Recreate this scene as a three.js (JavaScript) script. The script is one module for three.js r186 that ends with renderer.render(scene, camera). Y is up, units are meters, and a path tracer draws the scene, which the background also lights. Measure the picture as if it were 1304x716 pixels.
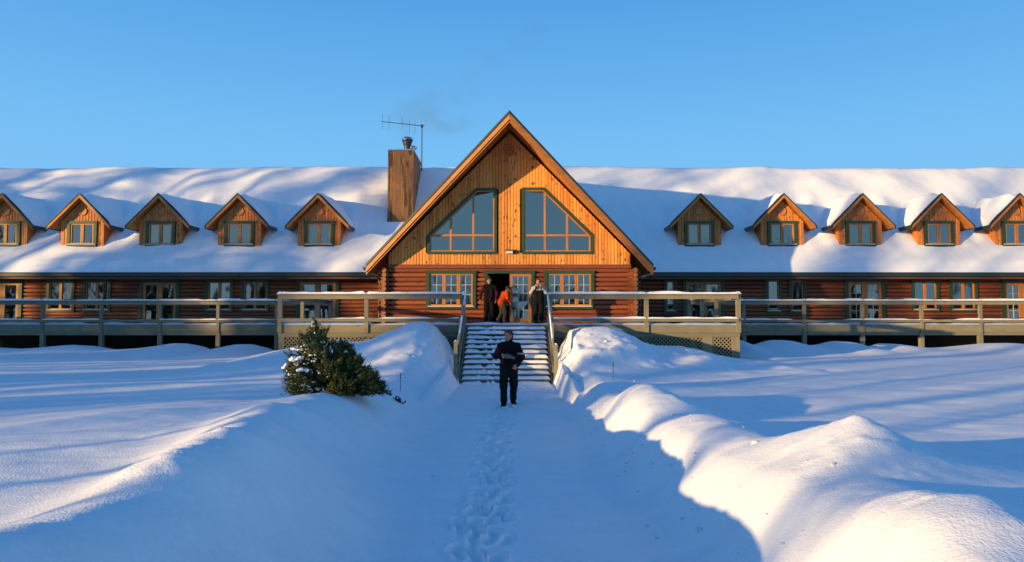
import * as THREE from 'three';
import { mergeGeometries } from 'three/addons/utils/BufferGeometryUtils.js';

// ------------------------------------------------------------------ camera, sky, sun, exposure
const scene = new THREE.Scene();
const camera = new THREE.PerspectiveCamera(41.3, 1024 / 562, 0.1, 3000);
camera.position.set(0, 1.82, 0);
camera.rotation.x = 0.0568;                                   // eye level with the deck, tilted a little up
scene.add(camera);

const EXPOSE = 1.5;
const SUN_AZ = THREE.MathUtils.degToRad(57), SUN_EL = THREE.MathUtils.degToRad(6);
const toSun = new THREE.Vector3(-Math.sin(SUN_AZ) * Math.cos(SUN_EL), Math.sin(SUN_EL), Math.cos(SUN_AZ) * Math.cos(SUN_EL));
const sun = new THREE.DirectionalLight(new THREE.Color().setRGB(1, 0.68, 0.29), 5);
sun.position.copy(toSun).multiplyScalar(120).add(new THREE.Vector3(0, 2, -25));
sun.target.position.set(0, 2, -25);
sun.castShadow = true; sun.shadow.radius = 1; sun.shadow.mapSize.set(4096, 4096);
Object.assign(sun.shadow.camera, { left: -60, right: 60, top: 30, bottom: -15, near: 1, far: 260 });
scene.add(sun, sun.target);

function makeSky() {                                          // clear winter evening: deep blue overhead, paler low down, warm round the low sun
  const W = 512, H = 256, a = new Float32Array(W * H * 4);
  const stops = [[0, .28, .58, .88], [6, .235, .56, .91], [13, .185, .52, .91], [24, .092, .35, .79], [45, .04, .18, .48], [90, .024, .115, .35]];
  for (let j = 0; j < H; j++) for (let i = 0; i < W; i++) {
    const el = ((j + .5) / H - .5) * Math.PI, az = ((i + .5) / W - .5) * 2 * Math.PI;
    const e = Math.max(0, el * 180 / Math.PI); let k = 0; while (k < stops.length - 2 && e > stops[k + 1][0]) k++;
    const t = Math.min(1, (e - stops[k][0]) / (stops[k + 1][0] - stops[k][0])), c = [1, 2, 3].map((q) => stops[k][q] * (1 - t) + stops[k + 1][q] * t);
    const d = new THREE.Vector3(Math.cos(el) * Math.cos(az), Math.sin(el), Math.cos(el) * Math.sin(az));
    const g = Math.acos(Math.min(1, Math.max(-1, d.dot(toSun)))) * 180 / Math.PI, glow = Math.exp(-g / 13) * Math.max(0, 1 - e / 60), o = (j * W + i) * 4;
    a[o] = (c[0] + glow * 1.1) / EXPOSE; a[o + 1] = (c[1] + glow * .55) / EXPOSE; a[o + 2] = (c[2] + glow * .12) / EXPOSE; a[o + 3] = 1;
  }
  const t = new THREE.DataTexture(a, W, H, THREE.RGBAFormat, THREE.FloatType);
  t.mapping = THREE.EquirectangularReflectionMapping; t.magFilter = t.minFilter = THREE.LinearFilter; t.needsUpdate = true;
  return t;
}
const sky = makeSky();
scene.background = sky; scene.environment = sky;

const renderer = new THREE.WebGLRenderer({ antialias: true });
renderer.setSize(1024, 562);
renderer.toneMapping = THREE.LinearToneMapping;
renderer.toneMappingExposure = EXPOSE;
renderer.shadowMap.enabled = true;

// ------------------------------------------------------------------ helpers
function rngOf(seed) { let s = seed >>> 0; return () => { s = (s + 0x6D2B79F5) >>> 0; let t = s; t = Math.imul(t ^ (t >>> 15), t | 1); t ^= t + Math.imul(t ^ (t >>> 7), t | 61); return ((t ^ (t >>> 14)) >>> 0) / 4294967296; }; }
const rnd = rngOf(77);
const rr = (a, b) => a + (b - a) * rnd();
const clamp = (x, a = 0, b = 1) => Math.min(b, Math.max(a, x));
const lerp = (a, b, t) => a + (b - a) * t;
const ss = (a, b, x) => { const t = clamp((x - a) / (b - a)); return t * t * (3 - 2 * t); };
function h2(ix, iy, s) { let h = Math.imul(ix, 374761393) ^ Math.imul(iy, 668265263) ^ Math.imul(s, 1274126177); h = Math.imul(h ^ (h >>> 13), 1274126177); return ((h ^ (h >>> 16)) >>> 0) / 4294967296; }
function vn(x, y, s = 0, px = 0, py = 0) {                    // value noise, tiling over px, py cells when given
  const x0 = Math.floor(x), y0 = Math.floor(y), fx = x - x0, fy = y - y0, u = fx * fx * fx * (fx * (fx * 6 - 15) + 10), v = fy * fy * fy * (fy * (fy * 6 - 15) + 10);
  const wx = (i) => px ? ((i % px) + px) % px : i, wy = (i) => py ? ((i % py) + py) % py : i;
  return lerp(lerp(h2(wx(x0), wy(y0), s), h2(wx(x0 + 1), wy(y0), s), u), lerp(h2(wx(x0), wy(y0 + 1), s), h2(wx(x0 + 1), wy(y0 + 1), s), u), v);
}
function fbm(x, y, oct = 4, s = 0) { let a = 0, w = .5; for (let i = 0; i < oct; i++) { a += w * (vn(x, y, s + i * 17) - .5); x *= 2.03; y *= 2.03; w *= .5; } return a; }
function pl(tab, x) { if (x <= tab[0][0]) return tab[0][1]; for (let i = 1; i < tab.length; i++) if (x <= tab[i][0]) { const [a, p] = tab[i - 1], [b, q] = tab[i], t = (x - a) / (b - a); return lerp(p, q, t * t * (3 - 2 * t) * .5 + t * .5); } return tab[tab.length - 1][1]; }

function texOf(W, H, fn, srgb, rx, ry) {                      // fn -> [r,g,b] in 0..1 of the texture's own space
  const a = new Uint8Array(W * H * 4);
  for (let j = 0; j < H; j++) for (let i = 0; i < W; i++) { const c = fn(i / W, j / H), o = (j * W + i) * 4; for (let k = 0; k < 3; k++) a[o + k] = clamp(c[k]) * 255; a[o + 3] = 255; }
  const t = new THREE.DataTexture(a, W, H); t.wrapS = t.wrapT = THREE.RepeatWrapping; t.magFilter = THREE.LinearFilter; t.minFilter = THREE.LinearMipmapLinearFilter; t.generateMipmaps = true;
  if (srgb) t.colorSpace = THREE.SRGBColorSpace; t.repeat.set(rx, ry); t.needsUpdate = true; return t;
}
const toS = (c) => c <= .0031308 ? c * 12.92 : 1.055 * Math.pow(c, 1 / 2.4) - .055;
function woodTex(seed, base, dark, { knots = 0, streak = .5, blotch = 0, Lx = 2.4, Ly = .8, kr = .03 } = {}) {   // grain along u
  const r = rngOf(seed), ks = []; for (let i = 0; i < knots; i++) ks.push([r(), r(), kr * (.5 + r()), r() * .6 + .4]);
  return texOf(512, 256, (u, v) => {
    let wob = 0, kn = 0;
    for (const [ku, kv, rad, s] of ks) {
      let du = Math.abs(u - ku); du = Math.min(du, 1 - du) * Lx; let dv = Math.abs(v - kv); dv = Math.min(dv, 1 - dv) * Ly;
      const q = Math.sqrt(du * du * .45 + dv * dv) / rad; if (q < 3) { kn = Math.max(kn, s * ss(1.15, .5, q)); wob += .25 * Math.exp(-q * q * .5); }
    }
    const g = vn(u * 6, v * 64 + wob * 5, seed, 6, 64) * .6 + vn(u * 24, v * 128 + wob * 9, seed + 3, 24, 128) * .4, big = vn(u * 3, v * 4, seed + 9, 3, 4);
    let t = clamp((g - .35) * streak * 1.6) * .55 + kn * .95 + blotch * clamp((big + .5 * vn(u * 10, v * 9, seed + 5, 10, 9) - .7) * 2.2); t = clamp(t);
    const m = .86 + .28 * big; return [0, 1, 2].map((k) => toS(lerp(base[k] * m, dark[k], t)));
  }, true, 1 / Lx, 1 / Ly);
}
function bumpTex(seed, nx, ny, Lx, Ly, W = 256) { return texOf(W, W, (u, v) => { const g = vn(u * nx, v * ny, seed, nx, ny) * .6 + vn(u * nx * 2, v * ny * 2, seed + 1, nx * 2, ny * 2) * .4; return [g, g, g]; }, false, 1 / Lx, 1 / Ly); }

const col = (r, g, b) => new THREE.Color().setRGB(r, g, b);
const std = (o) => new THREE.MeshStandardMaterial({ roughness: .8, side: THREE.DoubleSide, ...o });
const grainBump = bumpTex(5, 8, 64, 2.4, .8);
const M = {};
M.pine = [0, 1, 2].map((i) => std({ map: woodTex(11 + i, [[.72, .275, .04], [.64, .225, .032], [.76, .315, .05]][i], [.1, .03, .01], { knots: 24, kr: .036 }), roughness: .55, bumpMap: grainBump, bumpScale: .002 }));
M.log = [0, 1, 2].map((i) => std({ map: woodTex(21 + i, [[.29, .072, .017], [.24, .056, .014], [.33, .088, .02]][i], [.06, .014, .006], { knots: 7, streak: .8, blotch: .25 }), roughness: .6, bumpMap: grainBump, bumpScale: .004 }));
M.dormerPine = [0, 1].map((i) => std({ map: woodTex(15 + i, [[.6, .19, .03], [.53, .16, .025]][i], [.1, .028, .009], { knots: 20, kr: .034 }), roughness: .55, bumpMap: grainBump, bumpScale: .002 }));
M.logEnd = std({ map: woodTex(27, [.34, .14, .05], [.08, .03, .015], { streak: 1 }), roughness: .8 });
M.trimWood = std({ map: woodTex(31, [.5, .185, .033], [.14, .042, .011], { knots: 4, streak: .7 }), roughness: .5, bumpMap: grainBump, bumpScale: .0015 });
M.chimney = [0, 1].map((i) => std({ map: woodTex(35 + i, [[.34, .15, .05], [.28, .125, .046]][i], [.06, .042, .02], { knots: 5, streak: .9, blotch: 1.6, Lx: 3.4, Ly: 1.1 }), roughness: .85, bumpMap: grainBump, bumpScale: .003 }));
M.deck = [0, 1].map((i) => std({ map: woodTex(41 + i, [[.25, .22, .135], [.215, .19, .12]][i], [.13, .11, .075], { knots: 5, streak: .9, blotch: .35 }), roughness: .85, bumpMap: grainBump, bumpScale: .002 }));
M.lattice = std({ color: col(.27, .23, .14), roughness: .9 });
M.green = std({ map: woodTex(51, [.027, .06, .016], [.016, .038, .011], { streak: .5 }), roughness: .5 });
M.gutter = std({ color: col(.02, .035, .026), roughness: .45 });
M.shingle = std({ color: col(.03, .045, .04), roughness: .9 });
M.whitePaint = std({ color: col(.6, .57, .5), roughness: .5 });
M.glass = new THREE.MeshPhysicalMaterial({ color: col(.27, .245, .215), metalness: 1, roughness: .03, bumpMap: bumpTex(61, 3, 3, 2.1, 2.1, 64), bumpScale: .004 });
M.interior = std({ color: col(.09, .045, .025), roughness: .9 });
M.foundation = std({ color: col(.05, .047, .045), roughness: .95 });
M.steel = std({ color: col(.42, .43, .45), metalness: .9, roughness: .35 });
M.darkMetal = std({ color: col(.05, .05, .055), metalness: .6, roughness: .5 });
const snowCol = texOf(256, 256, (u, v) => { const n = vn(u * 64, v * 64, 71, 64, 64), m = vn(u * 9, v * 9, 73, 9, 9); const k = .9 + .05 * n + .05 * m; return [toS(.87 * k), toS(.885 * k), toS(.91 * k)]; }, true, .5, .5);
const snowBump = texOf(512, 512, (u, v) => { const g = h2(Math.floor(u * 512), Math.floor(v * 512), 74) * .3 + vn(u * 170, v * 170, 75, 170, 170) * .55 + vn(u * 60, v * 60, 76, 60, 60) * .15; return [g, g, g]; }, false, .5, .5);
M.snow = std({ map: snowCol, bumpMap: snowBump, bumpScale: .0042, roughness: .8 });

function mesh(parent, name, geo, mat) { const m = new THREE.Mesh(geo, mat); m.name = name; m.castShadow = m.receiveShadow = true; parent.add(m); return m; }
function group(parent, name) { const g = new THREE.Group(); g.name = name; parent.add(g); return g; }
const used = new Map();
function numbered(n) { const k = used.get(n) || 0; used.set(n, k + 1); return k ? n + '_' + String(k).padStart(3, '0') : n; }
function thing(name, label, category, [x, y, z] = [0, 0, 0], grp, kind) {
  const o = new THREE.Group(); o.name = numbered(name); o.position.set(x, y, z); scene.add(o);
  o.userData = { label, category }; if (grp) o.userData.group = grp; if (kind) o.userData.kind = kind; return o;
}
function geoOf(pos, idx, uv) { const g = new THREE.BufferGeometry(); g.setAttribute('position', new THREE.Float32BufferAttribute(pos, 3)); if (uv) g.setAttribute('uv', new THREE.Float32BufferAttribute(uv, 2)); if (idx) g.setIndex(idx); g.computeVertexNormals(); return g; }
// hexahedron from 8 corners (0-3 one face, 4-7 the opposite), flat faces, grain u along the longest edge
function hexa(c, along) {
  const F = [[0, 1, 2, 3], [7, 6, 5, 4], [0, 4, 5, 1], [1, 5, 6, 2], [2, 6, 7, 3], [3, 7, 4, 0]], pos = [], uv = [], idx = [], ou = rnd() * 5, ov = rnd() * 5;
  const D = (a, b) => Math.hypot(a[0] - b[0], a[1] - b[1], a[2] - b[2]);
  for (const f of F) {
    const p = f.map((i) => c[i]); let e1 = [0, 1, 2].map((k) => p[1][k] - p[0][k] + p[2][k] - p[3][k]), e2 = [0, 1, 2].map((k) => p[3][k] - p[0][k] + p[2][k] - p[1][k]);
    let swap = D(e1, [0, 0, 0]) < D(e2, [0, 0, 0]); if (along !== undefined) swap = Math.abs(e2[along]) > Math.abs(e1[along]); if (swap)[e1, e2] = [e2, e1];
    const n1 = D(e1, [0, 0, 0]) || 1, n2 = D(e2, [0, 0, 0]) || 1, b = pos.length / 3;
    for (const q of p) { pos.push(...q); uv.push(ou + (q[0] * e1[0] + q[1] * e1[1] + q[2] * e1[2]) / n1, ov + (q[0] * e2[0] + q[1] * e2[1] + q[2] * e2[2]) / n2); }
    idx.push(b, b + 1, b + 2, b, b + 2, b + 3);
  }
  return geoOf(pos, idx, uv);
}
function box(x0, x1, y0, y1, z0, z1, along) { return hexa([[x0, y0, z1], [x1, y0, z1], [x1, y1, z1], [x0, y1, z1], [x0, y0, z0], [x1, y0, z0], [x1, y1, z0], [x0, y1, z0]], along); }
// beam with a rectangular section between two points (h = size along "up", w = across)
function beam(a, b, w, h, up = [0, 1, 0]) {
  const A = new THREE.Vector3(...a), B = new THREE.Vector3(...b), d = B.clone().sub(A).normalize(), s = new THREE.Vector3().crossVectors(d, new THREE.Vector3(...up)).normalize(), u = new THREE.Vector3().crossVectors(s, d).normalize();
  const P = (o, i, j) => o.clone().addScaledVector(s, i * w / 2).addScaledVector(u, j * h / 2).toArray();
  return hexa([P(A, -1, -1), P(A, 1, -1), P(A, 1, 1), P(A, -1, 1), P(B, -1, -1), P(B, 1, -1), P(B, 1, 1), P(B, -1, 1)]);
}
function cyl(a, b, r0, r1 = r0, n = 10) {
  const A = new THREE.Vector3(...a), B = new THREE.Vector3(...b), g = new THREE.CylinderGeometry(r1, r0, A.distanceTo(B), n);
  g.applyQuaternion(new THREE.Quaternion().setFromUnitVectors(new THREE.Vector3(0, 1, 0), B.clone().sub(A).normalize())); g.translate(...A.add(B).multiplyScalar(.5).toArray()); return g;
}
// vertical board with chamfered front edges; ends may be cut on a slope. Front faces +z.
function vboard(x0, x1, b0, b1, t0, t1, zb, zf, c = .022) {
  const pr = [[x0, zb], [x0, zf - c], [x0 + c, zf], [x1 - c, zf], [x1, zf - c], [x1, zb]], pos = [], uv = [], idx = [], ou = rnd() * 5, ov = rnd() * 5;
  const yb = (x) => lerp(b0, b1, (x - x0) / (x1 - x0)), yt = (x) => lerp(t0, t1, (x - x0) / (x1 - x0));
  for (let i = 0; i < pr.length - 1; i++) {
    const [xa, za] = pr[i], [xb, zc] = pr[i + 1], b = pos.length / 3;
    pos.push(xa, yb(xa), za, xb, yb(xb), zc, xb, yt(xb), zc, xa, yt(xa), za);
    uv.push(ou + yb(xa), ov + xa + za, ou + yb(xb), ov + xb + zc, ou + yt(xb), ov + xb + zc, ou + yt(xa), ov + xa + za); idx.push(b, b + 1, b + 2, b, b + 2, b + 3);
  }
  const b = pos.length / 3;                                   // the bottom and top ends
  for (const y of [yb, yt]) for (const [x, z] of pr) { pos.push(x, y(x), z); uv.push(ou + x, ov + z); }
  for (let i = 1; i < 5; i++) idx.push(b, b + i + 1, b + i, b + 6, b + 6 + i, b + 7 + i);
  return geoOf(pos, idx, uv);
}
// log lying along x from x0 to x1, rounded towards +z, back at zb
function logGeo(x0, x1, y0, y1, zb, zf) {
  const h = (y1 - y0) / 2, ym = (y0 + y1) / 2, n = 7, pr = [], nor = []; const ou = rnd() * 5, ov = rnd() * 5;
  for (let i = 0; i <= n; i++) { const a = -Math.PI / 2 * .93 + Math.PI * .93 * i / n; pr.push([ym + h * Math.sin(a), lerp(zb, zf, .35) + (zf - zb) * .65 * Math.cos(a)]); nor.push([Math.sin(a) * .9, Math.cos(a)]); }
  pr.unshift([pr[0][0], zb]); nor.unshift([-1, 0]); pr.push([pr[n + 1][0], zb]); nor.push([1, 0]);
  const pos = [], uv = [], no = [], idx = []; const w1 = rr(-.006, .006);
  for (const [k, x] of [[0, x0], [1, x1]]) pr.forEach(([y, z], i) => { pos.push(x, y, z + (k ? w1 : 0)); no.push(0, ...nor[i]); uv.push(ou + x, ov + i * .035); });
  const m = pr.length; for (let i = 0; i < m - 1; i++) idx.push(i, i + m, i + m + 1, i, i + m + 1, i + 1);
  for (const [k, x] of [[0, x0], [1, x1]]) { const b = pos.length / 3; pr.forEach(([y, z]) => { pos.push(x, y, z); no.push(k ? 1 : -1, 0, 0); uv.push(ou + y, ov + z); }); for (let i = 1; i < m - 1; i++) idx.push(b, b + i, b + i + 1); }
  const g = new THREE.BufferGeometry(); g.setAttribute('position', new THREE.Float32BufferAttribute(pos, 3)); g.setAttribute('normal', new THREE.Float32BufferAttribute(no, 3)); g.setAttribute('uv', new THREE.Float32BufferAttribute(uv, 2)); g.setIndex(idx);
  const l = Math.hypot; const na = g.attributes.normal; for (let i = 0; i < na.count; i++) { const q = l(na.getX(i), na.getY(i), na.getZ(i)); na.setXYZ(i, na.getX(i) / q, na.getY(i) / q, na.getZ(i) / q); }
  return g;
}
const pick = (a) => a[Math.floor(rnd() * a.length)];
// sheet over a grid of points P(i,j); skirt drops its border by "skirt" metres
function sheet(nx, ny, P, skirt = 0, dir = [0, -1, 0]) {
  const pos = [], uv = [], idx = [], row = (a) => a;
  for (let j = 0; j <= ny; j++) for (let i = 0; i <= nx; i++) { const p = P(i / nx, j / ny, i, j); pos.push(...p); uv.push(p[0] + p[1] * .3, p[2] + p[1] * .7); }
  for (let j = 0; j < ny; j++) for (let i = 0; i < nx; i++) { const a = j * (nx + 1) + i, b = a + 1, c = a + nx + 1, d = c + 1; idx.push(a, b, d, a, d, c); }
  if (skirt) {
    const ring = []; for (let i = 0; i < nx; i++) ring.push(i); for (let j = 0; j < ny; j++) ring.push(j * (nx + 1) + nx); for (let i = nx; i > 0; i--) ring.push(ny * (nx + 1) + i); for (let j = ny; j > 0; j--) ring.push(j * (nx + 1));
    const b = pos.length / 3; ring.forEach((k) => { pos.push(pos[k * 3] + dir[0] * skirt, pos[k * 3 + 1] + dir[1] * skirt, pos[k * 3 + 2] + dir[2] * skirt); uv.push(uv[k * 2] + .1, uv[k * 2 + 1] + .1); });
    ring.forEach((k, i) => { const n = (i + 1) % ring.length; idx.push(k, b + i, b + n, k, b + n, ring[n]); });
  }
  return geoOf(pos, idx, uv);
}
// lumpy strip of snow lying on a narrow member from a to b (points on its top), width w across dir
function snowStrip(a, b, w, t, seed, { lump = .6, gaps = 0, step = .09 } = {}) {
  const A = new THREE.Vector3(...a), B = new THREE.Vector3(...b), L = A.distanceTo(B), d = B.clone().sub(A).normalize(), s = new THREE.Vector3(-d.z, 0, d.x).normalize(), n = Math.max(4, Math.round(L / step)), m = 5;
  return sheet(n, m, (u, v) => {
    const p = A.clone().addScaledVector(d, u * L), q = u * L, k = fbm(q * 1.4, seed, 3, seed) * 2, g = gaps ? ss(-.12, .08, fbm(q * .8, seed + 4.3, 2, seed + 3) + (.25 - gaps)) : 1, e = Math.min(1, Math.min(q, L - q) / .08);
    const th = t * Math.max(.06, 1 + lump * k) * g * Math.sqrt(e), x = (v - .5) * 2, prof = Math.sqrt(Math.max(0, 1 - x * x * x * x)), ww = w * (1 + .15 * fbm(q * 3, seed + 9, 2, 4));
    p.addScaledVector(s, x * ww / 2); p.y += th * prof - .004; return p.toArray();
  });
}

// ------------------------------------------------------------------ the snow-covered ground
const frontProfile = [[-9.2, .72], [-8.3, .8], [-7.4, .98], [-6.5, 1.18], [-5.9, 1.3], [-5.05, 1.22], [-4.6, 1.3], [-3.95, 1.57], [-3.25, 1.86], [-2.84, 1.88], [-2.55, 1.74], [-2.24, 1.4], [-1.88, .85], [-1.7, .3], [-1.55, .02], [1.2, .02], [1.3, .3], [1.42, .82], [1.7, 1.2], [1.91, 1.6], [2.35, 1.71], [3.04, 1.72], [3.45, 1.63], [3.92, 1.4], [4.26, 1.2], [4.67, 1.1], [5.43, 1.08], [5.9, 1.0], [6.45, .85], [7.0, .74], [7.4, .67], [8.4, .6]];
const wingProfile = [[-30, .7], [-25, .95], [-21, .72], [-18.6, .92], [-17, .68], [-15.7, .78], [-14.3, .98], [-13.6, .88], [-13.0, .66], [-12.4, .8], [-11.8, .92], [-11.2, .92], [-10.6, .78], [-10.2, .62], [-9, .55], [8.6, .55], [9.6, 1.15], [10.3, .88], [11.2, 1.1], [11.8, 1.1], [12.6, .9], [13, .88], [13.9, 1.06], [14.4, 1.04], [15.2, .76], [16, .98], [18, .75], [21, 1], [24, .75], [30, .9]];
const prints = [];
{ const r = rngOf(91);
  for (let tr = 0; tr < 4; tr++) for (let d = 3.2 + r() * .3, k = 0; d < 16.9 - tr * .15; d += .3 + r() * .1, k++) {
    const cx = pl([[3, -.42], [6, -.3], [9, -.22], [12, -.3], [17, -.12]], d) + (tr - 1.5) * .07; prints.push([cx + (k % 2 ? .1 : -.1) + (r() - .5) * .09, d, .028 + r() * .05, (r() - .5) * .5]);
  }
  for (let i = 0; i < 26; i++) prints.push([-1.1 + r() * 2, 17 + r() * 4.6, .03 + r() * .03, (r() - .5)]);
}
const printCells = new Map(); prints.forEach((p) => { const k = Math.floor(p[1]); for (const q of [k - 1, k, k + 1]) { if (!printCells.has(q)) printCells.set(q, []); printCells.get(q).push(p); } });
const G = (x, d, cx, cd, sx, sd) => Math.exp(-((x - cx) ** 2) / (2 * sx * sx) - ((d - cd) ** 2) / (2 * sd * sd));
const K = (x, d, cx, cd, sx, sd) => Math.exp(-Math.pow(((x - cx) ** 2) / (2 * sx * sx) + ((d - cd) ** 2) / (2 * sd * sd), .72));
function ground(x, d) {
  const wob = fbm(d * .35, 3.1, 3, 5) * .5;
  // open fields either side of the trodden way
  let field = (x < 0 ? .46 : .42) + .12 * ss(13, 26, d) + fbm(x * .12, d * .2, 3, 8) * .22 + fbm(x * .6, d * 1.1, 3, 12) * .05;
  field += .015 * clamp(x, -20, 20) * (x > 0 ? 1 : .3) * .5;
  const sh = .42 * ss(9, 6.4, d), l = ss(-2.95 + wob * .5 + sh, -1.2 + wob * .3 + sh * .6, x), r = ss(1.05 + wob * .35 + .22 * ss(9, 5, d), 2.0 + wob * .5 + .2 * ss(9, 5, d), x);
  const way = l * (1 - r);
  let h = lerp(field, 0, way);
  // the ploughed-up bank on the left
  const lb = ss(1, 4, d) * ss(16, 12, d);
  h += lb * .2 * Math.exp(-((x + 2.85 - sh + fbm(d * .5, 9, 2, 3) * .5) ** 2) / .55) * (1 + 1.1 * fbm(d * .55, 2, 3, 31));
  h += .05 * G(x, d, -2.7, 11.2, .5, .7) + .2 * G(x, d, -4.3, 10.2, 1.4, 1.9) - .08 * G(x, d, -2.9, 12.6, .8, .9) + .13 * K(x, d, -2.25, 6.2, .34, .36) + .1 * K(x, d, -2.3, 5.3, .3, .26) + .1 * K(x, d, -2.5, 7.5, .4, .4) + .16 * G(x, d, -2.8, 9.0, .38, .5) + .12 * G(x, d, -2.45, 6.6, .5, .7) + .28 * G(x, d, -2.7, 3.0, .5, .8) + .1 * G(x, d, -2.3, 13.6, .7, 1.2);
  // the bank on the right, with its heaps
  const rb = ss(1, 3, d) * ss(14.6, 12.4, d);
  h += rb * .17 * Math.exp(-((x - 2.45 - fbm(d * .45, 4, 2, 7) * .6) ** 2) / .4) * (1 + 1.3 * fbm(d * .6, 7, 3, 37));
  const X = x + .3 * fbm(x * .9 + 3, d * .8, 3, 71), D = d + .6 * fbm(x * .8, d * .7 + 5, 3, 73);
  h += .2 * K(X, D, 2.1, 12.3, .4, .8) + .16 * K(X, D, 2.0, 10.9, .5, .9) + .1 * K(X, D, 2.35, 9.2, .5, .7) + .08 * K(X, D, 2.2, 7.9, .35, .5);
  h += .4 * K(X, D, 2.95, 6.4, .42, .55) + .12 * G(X, D, 3.9, 6.2, .8, 1.0) + .21 * K(X, D, 2.55, 4.1, .6, .6) - .1 * G(X, D, 2.7, 5.3, .5, .3) - .13 * G(X, D, 2.0, 9.95, .8, .3) - .12 * G(X, D, 2.0, 7.75, .7, .3);
  h += .2 * G(x, d, 1.75, 17.6, .8, .6) + .12 * G(x, d, 1.5, 18.9, .6, .25) + .12 * G(x, d, 2.3, 16.0, .9, .45) + .1 * G(x, d, -2.6, 18.5, .9, .5);
  // heaps against the deck and the stairs
  const nearDeck = ss(18.2, 24.4, d), inFront = ss(9.4, 8.2, Math.abs(x));
  let prof = pl(frontProfile, x);
  const inStairs = ss(-2.0, -1.62, x) * ss(1.6, 1.24, x), bend = lerp(Math.pow(nearDeck, 1.15), ss(15, 18, d), inStairs);
  const w = inFront * bend;
  h = lerp(h, prof, w);
  if (w > .05 && Math.abs(x + .2) > 1.8) h += (fbm(x * .9, d * .7, 3, 55) * .35 + fbm(x * 2.2 + d, d * 1.8, 2, 56) * .08) * Math.sin(Math.PI * clamp(nearDeck)) * inFront;
  // drifts along the side decks
  const nw = ss(27.5, 31.9, d) * (1 - inFront); h = lerp(h, pl(wingProfile, x + .25 * fbm(d, x * .3, 2, 9)), nw);
  // hollow below the decks
  h = lerp(h, .35, Math.max(ss(24.75, 26.2, d) * ss(8.6, 7.9, Math.abs(x)), ss(32.4, 34.2, d)));
  // fine surface: wind ripples and the trodden track
  const open = 1 - ss(24, 25, d);
  h += (fbm(x * 1.7 + d * .5, d * 2.6 - x * .4, 3, 41) * .03 + fbm(x * 6 + d * 2, d * 9, 2, 43) * .004) * (1 - .6 * way) * open;
  const heap = clamp((h - .5) * 2) * open; h += heap * (fbm((x + d * .6) * 3.5, (d - x * .5) * 8, 3, 47) * .016 + Math.abs(fbm((x + d * .5) * 2.2, (d - x * .6) * 3.4, 3, 49)) * -.05 + .02 * ss(.1, .22, fbm(x * 5, d * 5, 3, 53)));
  if (x > -1.4 && x < 1.1 && d > 2.5 && d < 22.3) {
    const cx = pl([[3, -.42], [6, -.3], [9, -.22], [12, -.3], [17, -.12]], d), tk = Math.exp(-((x - cx) ** 2) / .09) * ss(17.5, 16.5, d); h += tk * (fbm(x * 9, d * 9, 3, 51) * .05 - .02);
    for (const [px, pd, dep, an] of printCells.get(Math.floor(d)) || []) {
      const dx = x - px, dd = d - pd; if (Math.abs(dx) > .3 || Math.abs(dd) > .4) continue;
      const c = Math.cos(an), s = Math.sin(an), u = (dx * c - dd * s) / .062, v = (dx * s + dd * c) / .15, q = Math.sqrt(u * u + v * v); h += dep * (-ss(1.15, .6, q) + .35 * Math.exp(-((q - 1.35) ** 2) / .06));
    }
  }
  return h;
}
function axis(list) { const o = []; list.forEach(([a, b, s0, s1]) => { let x = a; while (x < b - 1e-6) { o.push(x); x += lerp(s0, s1, (x - a) / (b - a)); } }); o.push(list[list.length - 1][1]); return o; }
{
  const xs = axis([[-900, -60, 120, 12], [-60, -14, 5, .45], [-14, -5, .3, .09], [-5, -.9, .07, .045], [-.9, .5, .026, .026], [.5, 5, .04, .055], [5, 14, .07, .3], [14, 60, .4, 5], [60, 900, 12, 120]]);
  const ds = axis([[-900, -60, 120, 12], [-60, 1, 6, .3], [1, 4.2, .25, .05], [4.2, 12, .022, .05], [12, 18, .05, .075], [18, 25, .075, .09], [25, 36, .12, .3], [36, 60, .8, 5], [60, 900, 12, 120]]);
  const nx = xs.length, nd = ds.length, pos = new Float32Array(nx * nd * 3), uv = new Float32Array(nx * nd * 2), idx = [];
  for (let j = 0; j < nd; j++) for (let i = 0; i < nx; i++) {
    const o = j * nx + i, x = xs[i], d = ds[j]; let h = ground(x, d); pos.set([x, h, -d], o * 3); uv.set([x, d], o * 2);
    if (i && j) { const a = o - nx - 1; idx.push(a, a + 1, o, a, o, o - 1); }
  }
  const g = new THREE.BufferGeometry(); g.setAttribute('position', new THREE.BufferAttribute(pos, 3)); g.setAttribute('uv', new THREE.BufferAttribute(uv, 2)); g.setIndex(idx); g.computeVertexNormals();
  const m = mesh(scene, 'snow_ground', g, M.snow); m.userData = { kind: 'structure', label: 'snow covered ground with ploughed banks and a trodden path', category: 'snow' };
  console.log('ground', nx, nd, nx * nd);
}

// ------------------------------------------------------------------ the log lodge
const lodge = thing('log_lodge', 'long log lodge with snowy roof, dormers and a tall glazed central gable', 'lodge', [0, 0, 0]);
const DECK = 1.8, GX = -.1, ZG = -31, ZW = -37, CO = .192;    // deck level, gable centre, gable wall, wing wall, log course
const gableTop = (x) => 10.2 - 1.02 * Math.abs(x - GX) - .36;   // underside of the roof at the wall

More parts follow.
